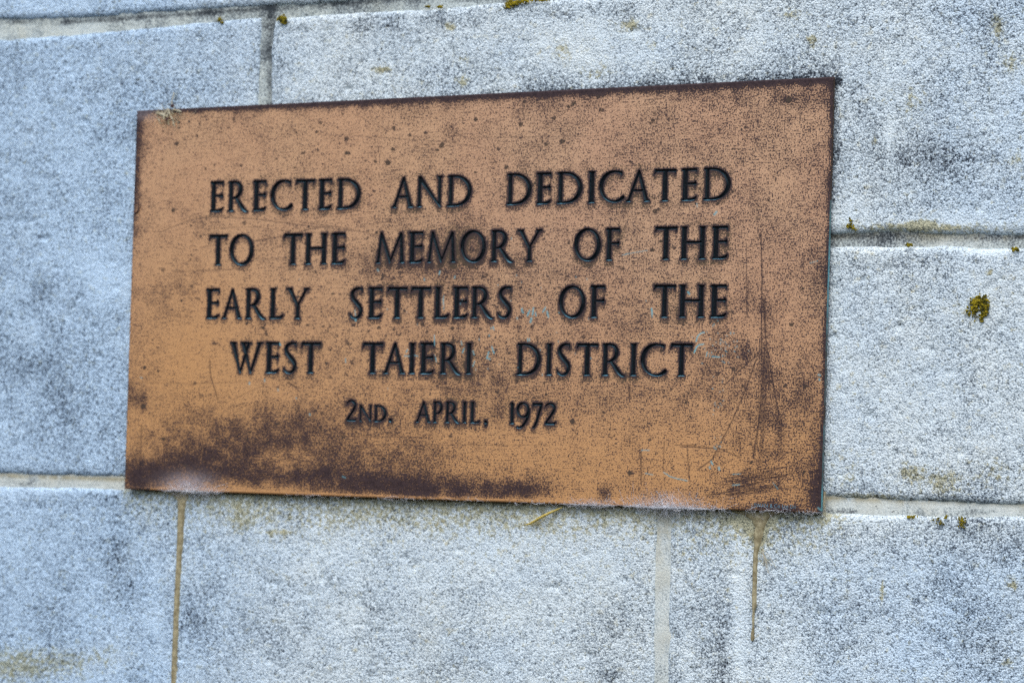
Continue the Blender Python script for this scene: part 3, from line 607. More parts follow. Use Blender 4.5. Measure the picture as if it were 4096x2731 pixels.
def plaque_weather():
    X, Z = PXm, PZm; PX, PY = to_px(X, X * 0, Z); mm = 0.001
    eT, eB = (1 - V) * H, V * H; eL, eR = U * W, (1 - U) * W
    nb = vnoise(PX, PY, 170, 60, 4, 0.6); nf = vnoise(PX, PY, 40, 61, 3, 0.6); nd = vnoise(PX, PY, 14, 62, 2, 0.6)
    pat = 0.04 + 0.20 * nb + 0.10 * nf
    pat = pat + 0.10 * sstep(1200, 2400, PX) + 0.10 * np.exp(-((PX - 1900) / 700) ** 2 - ((PY - 1250) / 500) ** 2) + 0.06 * sstep(2600, 3200, PX) - 0.10 * sstep(560, 340, PY)
    # rims
    pat = pat + 1.2 * np.exp(-(eT / (4.2 * mm * (1 + 0.35 * nf))) ** 2 * (1.0 + 1.2 * (1 - sstep(700, 1200, PX)))) + 0.32 * np.exp(-eT / (13 * mm))
    pat = pat + (0.75 * np.exp(-(eL / (6 * mm * (1 + .5 * nf))) ** 2) * (1 - sstep(700, 1050, PY)) + 0.30 * np.exp(-eL / (8 * mm)) * (0.4 + 0.6 * (1 - sstep(900, 1300, PY))))
    pat = pat + 1.0 * np.exp(-(eR / (1.6 * mm)) ** 2) * (0.55 + 0.45 * nf + 0.4 * (1 - sstep(300, 700, PY)) + 0.7 * sstep(1700, 1900, PY)) + 0.22 * np.exp(-eR / (12 * mm))
    pat = pat - 0.9 * np.exp(-(eB / (2.0 * mm)) ** 2) * (PX < 2300) * (PX > 600)
    # cloudy dark patches
    for x, y, rx, ry, a in ((1790, 1000, 190, 90, .24), (1850, 960, 120, 60, .10), (1650, 1080, 300, 70, .16), (1500, 1060, 160, 60, .12), (1900, 1500, 240, 90, .20), (1300, 1500, 160, 90, .10),
        (1250, 1740, 520, 150, .40), (1150, 1760, 170, 80, .28), (800, 1800, 210, 110, .40), (560, 1900, 90, 80, .75), (640, 1890, 150, 80, .45), (900, 1880, 160, 50, .42), (1150, 1900, 220, 34, .50), (1330, 1900, 120, 60, .3),
        (1850, 1955, 280, 50, .45), (1700, 1950, 260, 50, .35), (1450, 1940, 260, 44, .40), (2080, 1960, 100, 34, .55), (1600, 1850, 300, 60, .18), (575, 1610, 12, 50, .35), (540, 1560, 50, 100, .22), (1130, 1660, 120, 60, .18),
        (2980, 1420, 30, 50, .26), (3060, 1400, 30, 240, .18), (2900, 1500, 180, 140, .16), (3150, 1500, 160, 260, .10), (2060, 1640, 160, 70, .10), (2700, 1300, 300, 60, .04), (3120, 1700, 20, 120, .28), (3265, 1900, 24, 90, .55),
        (3270, 1990, 36, 46, .40), (3100, 2010, 110, 18, .30), (3280, 1080, 26, 50, .40), (3200, 400, 120, 30, .25), (3150, 400, 24, 12, .7), (2800, 1980, 260, 30, .14), (2420, 1970, 24, 30, .6), (700, 1140, 110, 40, .06),
        (640, 1150, 120, 60, .14), (700, 1250, 100, 60, .06), (2000, 540, 900, 60, .04), (2900, 380, 300, 50, .14), (3000, 600, 200, 200, .04), (1500, 470, 500, 60, -.05), (900, 600, 250, 120, -.08),
        (900, 1480, 220, 90, -.12), (760, 1400, 140, 140, -.12), (2300, 1780, 300, 90, -.10), (2500, 2000, 400, 20, -.12), (2000, 1740, 200, 40, -.08), (3060, 2030, 100, 16, .8), (3150, 2036, 60, 12, .7)):
        pat = pat + blob(PX, PY, x, y, rx, ry, a * 0.95) * (1 + 0.45 * nf + 0.3 * nb)
    # growth around the letters, hanging lower beneath them
    mmd = SD / mm
    drop = np.full(SD.shape, 20.0) * mm
    for k in range(1, 7):
        sh = np.roll(SD, -k, axis=0); sh[-k:] = 0.02; drop = np.minimum(drop, sh + 0 * mm)
    cen = 0.55 + 0.45 * np.exp(-((PX - 1790) / 500) ** 2 - ((PY - 1150) / 330) ** 2)
    pat = pat + 0.95 * np.exp(-np.clip(mmd, 0, None) / (0.8 + 0.2 * nf)) + 0.50 * cen * np.exp(-(np.clip(drop / mm, 0, None) / (1.2 * (1 + 0.45 * nf + .3 * (cen - .55)))) ** 2)
    olive = np.clip(np.exp(-((mmd - 3.0) / 1.8) ** 2) * (0.5 + nb), 0, 1)
    # round spots
    r = np.random.default_rng(21)
    sp = np.zeros(PX.shape)
    def stamp(x, y, rx, ry, a, arr):
        i, j = np.nonzero((abs(PX - x) < 0)) if False else (None, None)
        # window lookup through the near-regular grid
        X0, Z0 = at(x, y); u = (float(X0) - PXm[0, 0]) / (PXm[0, -1] - PXm[0, 0]); v = (float(Z0) - PZm[0, 0]) / (PZm[-1, 0] - PZm[0, 0])
        ci, cj = int(u * nu), int(v * nv); k = int(max(rx, ry) * 0.9) + 4
        sl_ = (slice(max(cj - k, 0), cj + k), slice(max(ci - k, 0), ci + k))
        if arr[sl_].size: arr[sl_] = np.maximum(arr[sl_], a * sstep(1.25, 0.55, np.hypot((PX[sl_] - x) / rx, (PY[sl_] - y) / ry) * (1 + 0.25 * nd[sl_])))
    for i in range(620):
        x = r.uniform(560, 3260); y = r.uniform(360, 1900); s = r.choice([3.2, 4.0, 5, 6.5, 8.5], p=[.40, .30, .18, .09, .03])
        stamp(x, y, s * r.uniform(.8, 1.3), s * r.uniform(.8, 1.2), r.uniform(.35, .9), sp)
    for i in range(260):
        x = r.normal(1750, 450); y = r.normal(1280, 160); s = r.choice([4, 5.5, 7]); stamp(x, y, s * r.uniform(.8, 1.6), s, r.uniform(.3, .7), sp)
    for x, y, s in ((1552, 650, 15), (1387, 612, 11), (1502, 645, 9), (1573, 598, 9), (1903, 478, 11), (2083, 498, 11), (2250, 566, 13), (2187, 578, 10), (2026, 668, 12), (1770, 577, 10), (1765, 585, 12), (1750, 600, 9),
        (2216, 474, 9), (1900, 690, 7), (1576, 512, 9), (2275, 427, 9), (2298, 412, 9), (2405, 440, 9), (976, 893, 12), (694, 840, 11), (650, 638, 7), (1210, 611, 6), (1216, 611, 7), (1395, 612, 9), (1281, 492, 8), (715, 490, 8),
        (718, 513, 6), (789, 545, 6), (3155, 400, 16), (2290, 420, 9), (575, 1625, 12), (1053, 1312, 10), (1230, 1300, 8), (1515, 1310, 9), (1160, 1445, 9), (1810, 1312, 9), (578, 1470, 8), (634, 1482, 7), (2520, 1890, 14),
        (3216, 1888, 7), (2185, 1577, 8), (2290, 1686, 13), (1795, 775, 10), (2870, 815, 8), (2620, 845, 12), (2633, 838, 9), (2610, 1000, 10), (2645, 965, 8), (2935, 1475, 7), (3165, 1298, 12), (3210, 1155, 9), (1640, 540, 9), (1180, 670, 7)):
        stamp(x, y, s * .85, s * .78, 0.95, sp)
    pat = pat + 0.75 * sp
    olive = np.maximum(olive, sp * 0.75)
    # scratches
    scr = np.zeros(PX.shape); ver = np.zeros(PX.shape)
    def line(pts, w, a, arr):
        xs = [p[0] for p in pts]; ys = [p[1] for p in pts]; pad = 12
        m = (PX > min(xs) - pad) & (PX < max(xs) + pad) & (PY > min(ys) - pad) & (PY < max(ys) + pad)
        if m.any(): arr[m] = np.maximum(arr[m], a * np.clip(1.35 - segd(PX[m], PY[m], pts) / w, 0, 1))
    for pts, w, a in (([(2986, 978), (2985, 1150), (2988, 1270)], 2.6, .45), ([(2993, 1110), (2990, 1270)], 2.2, .35), ([(3044, 936), (3048, 1100), (3045, 1440)], 3.0, .65), ([(3052, 1196), (3060, 1330), (3066, 1380), (3090, 1520), (3114, 1655)], 3.4, .6),
        ([(3058, 1200), (3062, 1330)], 5, .55), ([(3066, 1380), (3078, 1540), (3105, 1640)], 2.6, .4), ([(3060, 1380), (3052, 1500), (3036, 1690), (3012, 1830)], 3.6, .6), ([(3060, 1440), (3048, 1640), (3040, 1800)], 2.6, .45), ([(3036, 1415), (2960, 1480), (2898, 1541)], 2.8, .55),
        ([(3024, 1440), (2982, 1560), (2930, 1680), (2850, 1835), (2790, 1880)], 3.0, .55), ([(3066, 1390), (3060, 1600), (3046, 1820)], 7, .35), ([(3040, 1360), (3034, 1560), (3030, 1790)], 2.4, .4), ([(3052, 1380), (3046, 1560), (3048, 1700)], 9, .28),
        ([(3003, 1640), (3000, 1730), (3020, 1850)], 2.4, .4), ([(2855, 1290), (2840, 1420), (2800, 1530)], 2.2, .3), ([(2957, 1760), (2965, 1830)], 2.4, .4), ([(3025, 1760), (3040, 1850)], 2.4, .4), ([(2728, 1785), (2880, 1795), (2960, 1830)], 2.6, .5),
        ([(2700, 1780), (2780, 1782)], 3, .4), ([(2720, 1788), (3280, 1815)], 2.0, .35),
        ([(640, 930), (760, 880), (860, 868), (1010, 876), (1240, 905), (1420, 925)], 2.2, .42), ([(820, 917), (1010, 908), (1150, 925)], 2.0, .3), ([(1010, 968), (1130, 945), (1250, 915), (1330, 905)], 2.4, .45), ([(800, 990), (920, 975), (1100, 950)], 2.0, .3),
        ([(1200, 890), (1360, 910), (1520, 945), (1640, 980)], 2.4, .4), ([(1480, 945), (1570, 962), (1700, 975)], 2, .3), ([(700, 1090), (960, 1075)], 2.2, .3), ([(1020, 1035), (1180, 1040)], 2.0, .3), ([(838, 1440), (842, 1500), (872, 1600)], 2.6, .55),
        ([(905, 1570), (930, 1600), (990, 1570), (1060, 1540)], 2.2, .3), ([(1150, 1530), (1185, 1550)], 4, .5), ([(1160, 1538), (1200, 1552)], 2.5, .5), ([(1350, 540), (1800, 570), (1960, 600)], 2.0, .28), ([(1900, 552), (2400, 545)], 2.0, .25),
        ([(2516, 1545), (2518, 1590)], 5, .6), ([(1560, 1555), (2100, 1560)], 1.8, .18), ([(1400, 1090), (2300, 1095)], 1.8, .22), ([(520, 1530), (760, 1535), (1000, 1528)], 2.0, .25), ([(1380, 1745), (1700, 1750)], 2.6, .3), ([(1480, 1778), (2200, 1782)], 2.0, .2),
        ([(560, 1900), (566, 1700)], 4, .35), ([(1570, 1790), (1580, 1870)], 3, .2), ([(2150, 980), (2600, 1000)], 1.8, .2)):
        line(pts, w, a, scr)
    r = np.random.default_rng(5)
    for i in range(26):                                     # the scribble by the lower right corner
        x = r.uniform(2860, 2990); y = r.uniform(1895, 1985); ln = r.uniform(80, 230); dy = -ln * r.uniform(.08, .26)
        line([(x, y), (x + ln * .5, y + dy * .5 + r.uniform(-6, 6)), (min(x + ln, 3215), y + dy)], 2.3, r.uniform(.35, .7), scr)
    line([(2830, 1980), (3000, 1955), (3180, 1950), (3280, 1970)], 2.4, .5, scr)
    pat = pat + blob(PX, PY, 2990, 1935, 90, 40, .30)
    for pts, w, a in (([(2564, 1800), (2564, 1935)], 2.6, .55), ([(2657, 1770), (2652, 1885)], 2.2, .5), ([(2748, 1780), (2758, 1924)], 2.2, .5), ([(2933, 1895), (2925, 1980)], 2.2, .5), ([(2978, 1885), (2970, 1960)], 2.2, .4), ([(3023, 1890), (3018, 1990)], 2.4, .5), ([(3092, 1885), (3080, 1965)], 2.2, .4), ([(3122, 1897), (3088, 1930), (3112, 1955)], 2.2, .35)):
        line(pts, w, a, scr)
    for pts, w, a in (([(2566, 1800), (2597, 1800)], 2.4, .7), ([(2580, 1892), (2612, 1898)], 2.4, .65), ([(2655, 1888), (2680, 1905), (2710, 1914), (2750, 1922)], 2.6, .75), ([(2930, 1896), (2962, 1894)], 2.2, .55), ([(2930, 1940), (2958, 1937)], 3.0, .6), ([(3092, 1930), (3112, 1955)], 2.0, .5),
        ([(2785, 1365), (2790, 1345), (2803, 1333), (2817, 1329)], 3.0, .95), ([(2777, 1410), (2786, 1388), (2797, 1379), (2814, 1376)], 3.2, .95), ([(2849, 1426), (2878, 1428)], 3.2, .8), ([(2829, 1408), (2825, 1425)], 2.6, .7), ([(2607, 1234), (2609, 1258)], 4.0, .9), ([(2608, 1258), (2609, 1270)], 2.0, .6),
        ([(2752, 1168), (2758, 1176)], 4, .8), ([(2858, 858), (2866, 848)], 5, .7), ([(2787, 815), (2789, 828)], 2.6, .6), ([(2134, 1232), (2130, 1258)], 4, .8), ([(2118, 1243), (2110, 1262)], 4, .8), ([(2126, 1272), (2122, 1288)], 5, .7), ([(2142, 1250), (2144, 1262)], 3.2, .75),
        ([(2182, 1230), (2172, 1247)], 3.6, .8), ([(2188, 1245), (2194, 1268)], 4, .8), ([(2088, 1233), (2088, 1242)], 4, .7), ([(2088, 1246), (2094, 1250)], 4, .7), ([(2068, 1270), (2070, 1276)], 3.4, .6), ([(1973, 1307), (1976, 1318)], 3.2, .75), ([(1957, 1340), (1957, 1344)], 3, .6),
        ([(1968, 1387), (1976, 1412)], 3.4, .8), ([(1955, 1408), (1948, 1432), (1960, 1436)], 3.6, .8), ([(1857, 1394), (1850, 1410)], 3.2, .65), ([(1892, 1403), (1897, 1418)], 3, .65), ([(1899, 1445), (1892, 1464)], 3.2, .6), ([(1738, 1340), (1738, 1382)], 2.6, .7), ([(1631, 1398), (1625, 1408)], 3.2, .7),
        ([(1618, 1423), (1636, 1424)], 3.2, .7), ([(1660, 1421), (1671, 1424)], 3, .6), ([(1743, 1430), (1746, 1446)], 3, .6), ([(1845, 1365), (1848, 1378)], 3, .6), ([(2111, 1354), (2111, 1364)], 2.6, .8), ([(2118, 1354), (2118, 1364)], 2.6, .8),
        ([(1760, 1086), (1757, 1096)], 3.6, .8), ([(1820, 1105), (1818, 1112)], 3.2, .7), ([(1697, 1115), (1698, 1121)], 3.2, .7), ([(1510, 1078), (1514, 1084)], 4, .6), ([(1775, 1182), (1776, 1240)], 2.2, .5), ([(1772, 1195), (1774, 1218)], 3.2, .6), ([(1422, 1275), (1423, 1283)], 3.6, .9), ([(1420, 1240), (1422, 1262)], 2.4, .7),
        ([(1118, 1374), (1122, 1380)], 3.6, .8), ([(998, 1530), (998, 1536)], 3.6, .7), ([(1058, 1518), (1059, 1524)], 3.4, .7), ([(1111, 1556), (1113, 1562)], 3.2, .6), ([(562, 1509), (568, 1511)], 3, .6), ([(1383, 1450), (1382, 1434)], 2.8, .6), ([(1238, 1655), (1240, 1660)], 3.6, .7), ([(1184, 1590), (1186, 1594)], 3, .6),
        ([(2490, 1020), (2540, 1010), (2590, 1002)], 1.8, .6), ([(2500, 1018), (2515, 1015)], 3, .6), ([(3240, 1052), (3270, 1044)], 2.2, .5), ([(3274, 1498), (3280, 1500)], 4, .8), ([(3276, 1516), (3279, 1520)], 3.6, .8), ([(2845, 1846), (2850, 1856)], 4.2, .85), ([(2876, 1868), (2877, 1878)], 4, .9),
        ([(2838, 1866), (2840, 1872)], 3.4, .8), ([(2856, 1786), (2858, 1792)], 3, .6), ([(2863, 1790), (2864, 1796)], 3, .6), ([(2880, 1784), (2883, 1788)], 3, .6), ([(3272, 2030), (3292, 2046)], 4, .55), ([(1370, 1905), (1382, 1910)], 3, .5)):
        line(pts, w, a, ver)
    for i in range(46):
        x, y = r.normal(2900, 55), r.normal(1370, 42); line([(x, y), (x + 2, y + 3)], 2.4, r.uniform(.3, .7), ver)
    for i in range(40):
        x, y = r.normal(2060, 330), r.normal(1300, 140); line([(x, y), (x + 1, y + r.uniform(2, 6))], 2.4, r.uniform(.25, .6), ver)
    for i in range(20):
        x, y = r.uniform(2850, 2900), r.uniform(1490, 1800); line([(x, y), (x + 1, y + 2)], 2.4, r.uniform(.3, .6), ver)
    reflect_tint = np.clip(0.25 + 0.65 * sstep(900, 1950, PY) + 0.35 * np.exp(-((PX - 760) / 330) ** 2 - ((PY - 1300) / 420) ** 2) - 0.25 * sstep(1300, 2400, PX) * (1 - sstep(1400, 1900, PY)), 0, 1)  # orange ground reflection low down and golden sheen at left, painted into the colour
    dust = blob(PX, PY, 750, 1935, 90, 40, .58) + blob(PX, PY, 760, 1958, 120, 10, .3) + blob(PX, PY, 2670, 2005, 90, 30, .30) + blob(PX, PY, 2690, 2026, 110, 6, .35) + blob(PX, PY, 2360, 2008, 70, 12, .22) + blob(PX, PY, 580, 460, 70, 22, .22) + blob(PX, PY, 1000, 1990, 500, 10, .15)
    return {k: v.ravel() for k, v in dict(patina=pat, verdigris=np.clip(ver, 0, 1), scratch=np.clip(scr, 0, 1), reflect_tint=reflect_tint, dust=np.clip(dust, 0, 1), olive=olive).items()}

def make_plate():
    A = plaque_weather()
    eT, eB, eL, eR = (1 - V) * H, V * H, U * W, (1 - U) * W
    e = np.minimum(np.minimum(eT, eB), np.minimum(eL, eR))
    Y = 0.0005 * np.clip(1 - e / 0.0009, 0, 1) ** 2 + 0.00012 * vnoise(PXm, PZm, 0.06, 80, 2)
    Y = Y - 0.00012 * 0.5
    co = np.stack([PXm, Y, PZm], -1).reshape(-1, 3)
    co2, q, pl, A2 = clip_grid(SD, co, A, True)
    # rim: sides and back, 3.2 mm thick
    n = 400; t = np.linspace(0, 1, n, endpoint=False)
    k = np.array([3, 2, 1, 0]); ring = []
    for a, b in zip(k, np.roll(k, -1)):
        ring.append(np.stack([cx_[a] + (cx_[b] - cx_[a]) * t, cz_[a] + (cz_[b] - cz_[a]) * t], -1))
    ring = np.vstack(ring); N = len(ring); n0 = len(co2)
    lay = [0.00044, 0.0010, 0.0020, 0.0032]
    rim = np.vstack([np.stack([ring[:, 0], np.full(N, y) + 0, ring[:, 1]], -1) for y in lay])
    i = np.arange(N); j = (i + 1) % N; qs = []
    for l in range(len(lay) - 1):
        qs.append(np.stack([n0 + l * N + j, n0 + l * N + i, n0 + (l + 1) * N + i, n0 + (l + 1) * N + j], -1))
    backf = [[int(n0 + 3 * N + a) for a in i]]
    rx = np.tile(ring[:, 0], 4); rz = np.tile(ring[:, 1], 4); PX, PY = to_px(rx, rx * 0, rz)
    right = (PX > 3270) & (PY < 2045)
    ver = right * np.clip(0.15 + blob(PX, PY, 3300, 1080, 60, 200, .7) + blob(PX, PY, 3290, 2000, 60, 60, 1.0) + 0.35 * vnoise(PY, PX * 0, 40, 5, 3) * (PY > 850) - .5 * (PY < 800), 0, 1)
    ver = np.maximum(ver, 0.25 * ((PY > 1950) & ~right) * (PX > 2400) * (PX < 3300))
    ex = dict(patina=np.full(4 * N, 1.1) - 1.0 * ((PY > 1950) & (PX < 1500) & ~right), verdigris=ver, scratch=0 * ver, reflect_tint=np.full(4 * N, 1.0), dust=0 * ver, olive=0 * ver + .5)
    co3 = np.vstack([co2, rim]); A3 = {k_: np.concatenate([A2[k_], ex[k_]]) for k_ in A2}
    me = mesh_from("plate", co3, [q, pl] + qs + [backf], A3)
    return obj("plate", me, M_BRONZE, plaque)
make_plate()

# maker's mark stamped low on the right
def maker_mark():
    cu = bpy.data.curves.new("maker_mark", 'FONT'); cu.body = "J.SWAN & Co Ltd Dn"; cu.size = 1.0; cu.extrude = 0.0; cu.space_character = 1.05
    tmp = bpy.data.objects.new("maker_mark_text", cu); C.objects.link(tmp)
    me = bpy.data.meshes.new_from_object(tmp.evaluated_get(bpy.context.evaluated_depsgraph_get()))
    bpy.data.objects.remove(tmp)
    n = len(me.vertices); co = np.zeros(n * 3, np.float32); me.vertices.foreach_get("co", co); co = co.reshape(-1, 3)
    w = co[:, 0].max(); hgt = co[:, 1].max()
    px = 3006 + (3183 - 3006) * co[:, 0] / w; pyb = 2027 + (2032.5 - 2027) * co[:, 0] / w
    x, z = at(px, pyb - 15 * co[:, 1] / hgt); y = np.full(n, -0.00022)
    me.vertices.foreach_set("co", np.stack([x, y, z], -1).astype(np.float32).ravel()); me.name = "maker_mark"; me.update()
    me.materials.clear()
    return obj("maker_mark", me, M_MARK, plaque)
maker_mark()

# ------------------------------------------------------------------ small things: fibres, straw, resin runs, moss
def tubes(strands, sides=4):
    """strands: list of (points (n,3), radii (n)) -> vertices, quads"""
    co, qs, n0 = [], [], 0
    for P, r in strands:
        P = np.asarray(P, float); r = np.asarray(r, float) * np.ones(len(P))
        T = np.gradient(P, axis=0); T /= np.linalg.norm(T, axis=1, keepdims=True) + 1e-12
        ref = np.array([0.3, 0.9, 0.31]); A_ = np.cross(T, ref); A_ /= np.linalg.norm(A_, axis=1, keepdims=True) + 1e-12; B_ = np.cross(T, A_)
        an = np.arange(sides) * 2 * math.pi / sides
        ringv = P[:, None] + r[:, None, None] * (np.cos(an)[None, :, None] * A_[:, None] + np.sin(an)[None, :, None] * B_[:, None])
        co.append(ringv.reshape(-1, 3)); n = len(P)
        i = np.arange(n - 1)[:, None]; j = np.arange(sides)[None, :]; jj = (j + 1) % sides
        qs.append((n0 + np.stack([i * sides + j, i * sides + jj, (i + 1) * sides + jj, (i + 1) * sides + j], -1)).reshape(-1, 4)); n0 += n * sides
    return np.vstack(co), np.vstack(qs)

def thing_mesh(name, co, qs, mat, label, cat, group=None):
    """a top-level thing whose origin sits on it; co relative to the plaque centre height"""
    c = co.mean(0); me = mesh_from(name, co - c, qs if isinstance(qs, list) else [qs])
    o = obj(name, me, mat, None, label=label, category=cat); o.location = (c[0], c[1], c[2] + ZC)
    if group: o["group"] = group
    return o

def P3(px, py, y):
    x, z = at(px, py, y); return np.stack([x, np.zeros_like(x) + y, z], -1)

def fibre(r, a, b, ya, yb, curl, n=9):
    t = np.linspace(0, 1, n); w = np.sin(math.pi * t)
    px = a[0] + (b[0] - a[0]) * t + w * r.normal(0, curl) + r.normal(0, curl * .12, n); py = a[1] + (b[1] - a[1]) * t + w * r.normal(0, curl) + r.normal(0, curl * .12, n)
    y = ya + (yb - ya) * t; x, z = zip(*[at(p, q, yy) for p, q, yy in zip(px, py, y)])
    return np.stack([np.array(x, float), y, np.array(z, float)], -1)

def plate_bottom(px): return 1955 + (px - 497) * (95 / 2785)
def cobweb(label, x0, x1, up, dn, n, seed, rad=.00007, dense=None):
    r = np.random.default_rng(seed); S = []
    for i in range(n):
        x = r.uniform(x0, x1) if dense is None or r.random() < .35 else np.clip(r.normal(dense[0], dense[1]), x0, x1)
        yb = plate_bottom(x); k = r.random()
        if k < .45:      # over the lower lip and up the face
            P = fibre(r, (x, yb + 1), (x + r.normal(0, 30), yb - abs(r.normal(0, up * .55))), -.0008, -.0004, 8)
        elif k < .85:    # from the lip down to the stone
            P = fibre(r, (x, yb - 2), (x + r.normal(0, 26), yb + 8 + abs(r.normal(0, dn * .5))), -.0006, WALL_Y - .0022, 8)
        else:            # along the rim
            x2 = x + r.uniform(-60, 60); P = fibre(r, (x, yb), (x2, plate_bottom(x2) + r.uniform(-3, 6)), -.0008, -.0005, 4)
        S.append((P, rad * r.uniform(.6, 1.3)))
    co, qs = tubes(S, 3)
    return thing_mesh("cobweb", co, qs, M_WEB, label, "cobweb", "cobwebs under the plaque")
cobweb("dense white cobweb fluff over the plaque's lower edge above the cream vertical joint", 2500, 2900, 56, 50, 620, 1, rad=.00006, dense=(2670, 70))
cobweb("small pale cobweb tuft on the plaque's lower edge beside the yellow straw", 2280, 2460, 34, 22, 150, 2, rad=.00006, dense=(2365, 40))
cobweb("hazy white cobweb smear above the long resin run at the plaque's lower left", 660, 900, 46, 40, 260, 3, rad=.00006, dense=(755, 45))
cobweb("thin stray cobweb threads under the middle of the plaque's lower edge", 1150, 2240, 4, 18, 90, 4, rad=.00006)
cobweb("faint cobweb threads under the plaque beside the short wide resin run", 2980, 3270, 5, 30, 80, 5, rad=.00006)

def strip(pts, widths, hts, y0, n_across=7):
    """raised run with a rounded section; pts photo points down the middle"""
    t = np.arange(len(pts)); tt = np.linspace(0, len(pts) - 1, 90)
    px = np.interp(tt, t, [p[0] for p in pts]); py = np.interp(tt, t, [p[1] for p in pts]); w = np.interp(tt, t, widths); h = np.interp(tt, t, hts)
    w = w * (1 + .10 * vnoise(py, py * 0, 16, 90, 2)); px = px + 1.5 * vnoise(py, py * 0 + 9, 40, 91, 2)
    a = np.linspace(-1, 1, n_across)
    X = px[:, None] + a[None, :] * w[:, None] / 2; Yp = py[:, None] + 0 * X
    bx, bz = at(X, Yp, y0); yy = y0 - h[:, None] * np.sqrt(np.clip(1 - a * a, 0, 1))[None, :] * (1 + .15 * vnoise(X, Yp, 12, 92, 2)) + .0012 * (abs(a)[None, :] > .99)
    co = np.stack([bx, yy, bz], -1).reshape(-1, 3); i = np.arange(89)[:, None]; j = np.arange(n_across - 1)[None, :]; k = n_across
    return co, np.stack([i * k + j, (i + 1) * k + j, (i + 1) * k + j + 1, i * k + j + 1], -1).reshape(-1, 4)
co, qs = strip([(712, 1968), (722, 1985), (727, 2005), (724, 2045), (722, 2120), (715, 2260), (706, 2440), (700, 2600), (695, 2760), (690, 2900)], [120, 62, 40, 30, 27, 23, 22, 24, 23, 22], [.0014] * 3 + [.0016] * 7, WALL_Y - .0002)
thing_mesh("resin_run", co, qs, M_RESIN, "long thin olive brown resin run down the stone from the plaque's lower left", "resin run", "resin runs below the plaque")
co, qs = strip([(3032, 2046), (3036, 2060), (3038, 2080), (3040, 2110), (3032, 2140), (3028, 2180), (3022, 2220), (3019, 2300), (3017, 2410), (3016, 2424), (3015, 2440), (3014, 2475), (3013, 2505), (3011, 2520), (3010, 2552), (3010, 2562)],
              [200, 130, 72, 46, 44, 26, 21, 19, 20, 18, 7, 9, 5, 11, 18, 7], [.0012] * 16, WALL_Y - .0004)
thing_mesh("resin_run", co, qs, M_RESIN, "short resin run with wide top and bead at its end, right of cream joint", "resin run", "resin runs below the plaque")

co, qs = tubes([(np.array([P3(np.float64(a), np.float64(b), y) for a, b, y in ((2104, 2098, .0035), (2122, 2093, .0030), (2160, 2070, .0018), (2200, 2050, .0008), (2250, 2028, .0035))]), [.0005, .0009, .0011, .0010, .0005])], 7)
thing_mesh("straw_stalk", co, qs, M_STRAW, "short yellow straw stalk wedged slantwise under the plaque's lower edge", "straw")

r = np.random.default_rng(12)
S = [(fibre(r, (3049, 2195), (3049 + dx, 2195 + dy), WALL_Y - .0030, WALL_Y - .0022, 3), .00016) for dx, dy in ((8, 70), (14, 84), (22, 95), (28, 100), (18, 60), (40, 66), (55, 76), (12, 45), (26, 70), (-2, 36))]
co, qs = tubes(S, 4)
thing_mesh("seed_hairs", co, qs, M_CHAFF, "little fan of pale seed hairs stuck on the stone beside the beaded resin run", "seed hairs")

S = []
for a, b, ya, yb, rad in (((655, 480), (672, 436), -.002, -.001, .0009), ((672, 436), (690, 480), -.001, -.002, .0007), ((686, 418), (697, 370), WALL_Y - .003, WALL_Y - .002, .0005), ((672, 440), (676, 500), -.001, -.0015, .0006), ((626, 470), (640, 495), -.001, -.001, .0005),
    ((640, 495), (668, 480), -.001, -.001, .0004), ((690, 480), (700, 505), -.001, -.001, .0006), ((625, 455), (668, 466), -.001, -.001, .0009), ((632, 446), (660, 458), -.0012, -.001, .0012), ((694, 440), (725, 448), -.001, -.001, .0008), ((690, 500), (704, 470), -.001, -.001, .0004)):
    S.append((fibre(r, a, b, ya, yb, 3), rad * .8))
for i in range(70):
    x, y = r.normal(682, 30), r.normal(458, 18); S.append((fibre(r, (x, y), (x + r.normal(0, 20), y + r.normal(0, 20)), -.0008, -.0005, 5), .00011))
deb = empty("grass_debris", (float(at(672, 440)[0]), 0, ZC + float(at(672, 440)[1])), label="tangled scrap of dead grass and fluff caught on the plaque's top left corner", category="debris")
co, qs = tubes(S, 5); off = np.array([deb.location.x, 0, deb.location.z - ZC])
obj("stalk", mesh_from("stalk", co - off, [qs]), M_CHAFF, deb)

def blobs(centres, radii, seed, squash=.7):
    """many small lumps joined: (n,3), (n)"""
    r = np.random.default_rng(seed)
    t = (1 + 5 ** .5) / 2
    v = np.array([(-1, t, 0), (1, t, 0), (-1, -t, 0), (1, -t, 0), (0, -1, t), (0, 1, t), (0, -1, -t), (0, 1, -t), (t, 0, -1), (t, 0, 1), (-t, 0, -1), (-t, 0, 1)]) / 1.9
    f = np.array([(0, 11, 5), (0, 5, 1), (0, 1, 7), (0, 7, 10), (0, 10, 11), (1, 5, 9), (5, 11, 4), (11, 10, 2), (10, 7, 6), (7, 1, 8), (3, 9, 4), (3, 4, 2), (3, 2, 6), (3, 6, 8), (3, 8, 9), (4, 9, 5), (2, 4, 11), (6, 2, 10), (8, 6, 7), (9, 8, 1)])
    co, fs = [], []
    for i, (c, s) in enumerate(zip(centres, radii)):
        co.append(c + v * s * r.uniform(.7, 1.3, (12, 1)) * np.array([1, squash, 1])); fs.append(f + 12 * i)
    return np.vstack(co), np.vstack(fs)
for px, y, rad in ((672, 480, .0016), (692, 426, .0017)):
    co, fs = blobs([np.array([float(at(px, y)[0]), -.0012, float(at(px, y)[1])]) - off + np.array(d) for d in ((0, 0, 0), (.0008, 0, .0009))], [rad, rad * .7], 3)
    obj("husk", mesh_from("husk", co, [fs]), M_BROWN, deb)

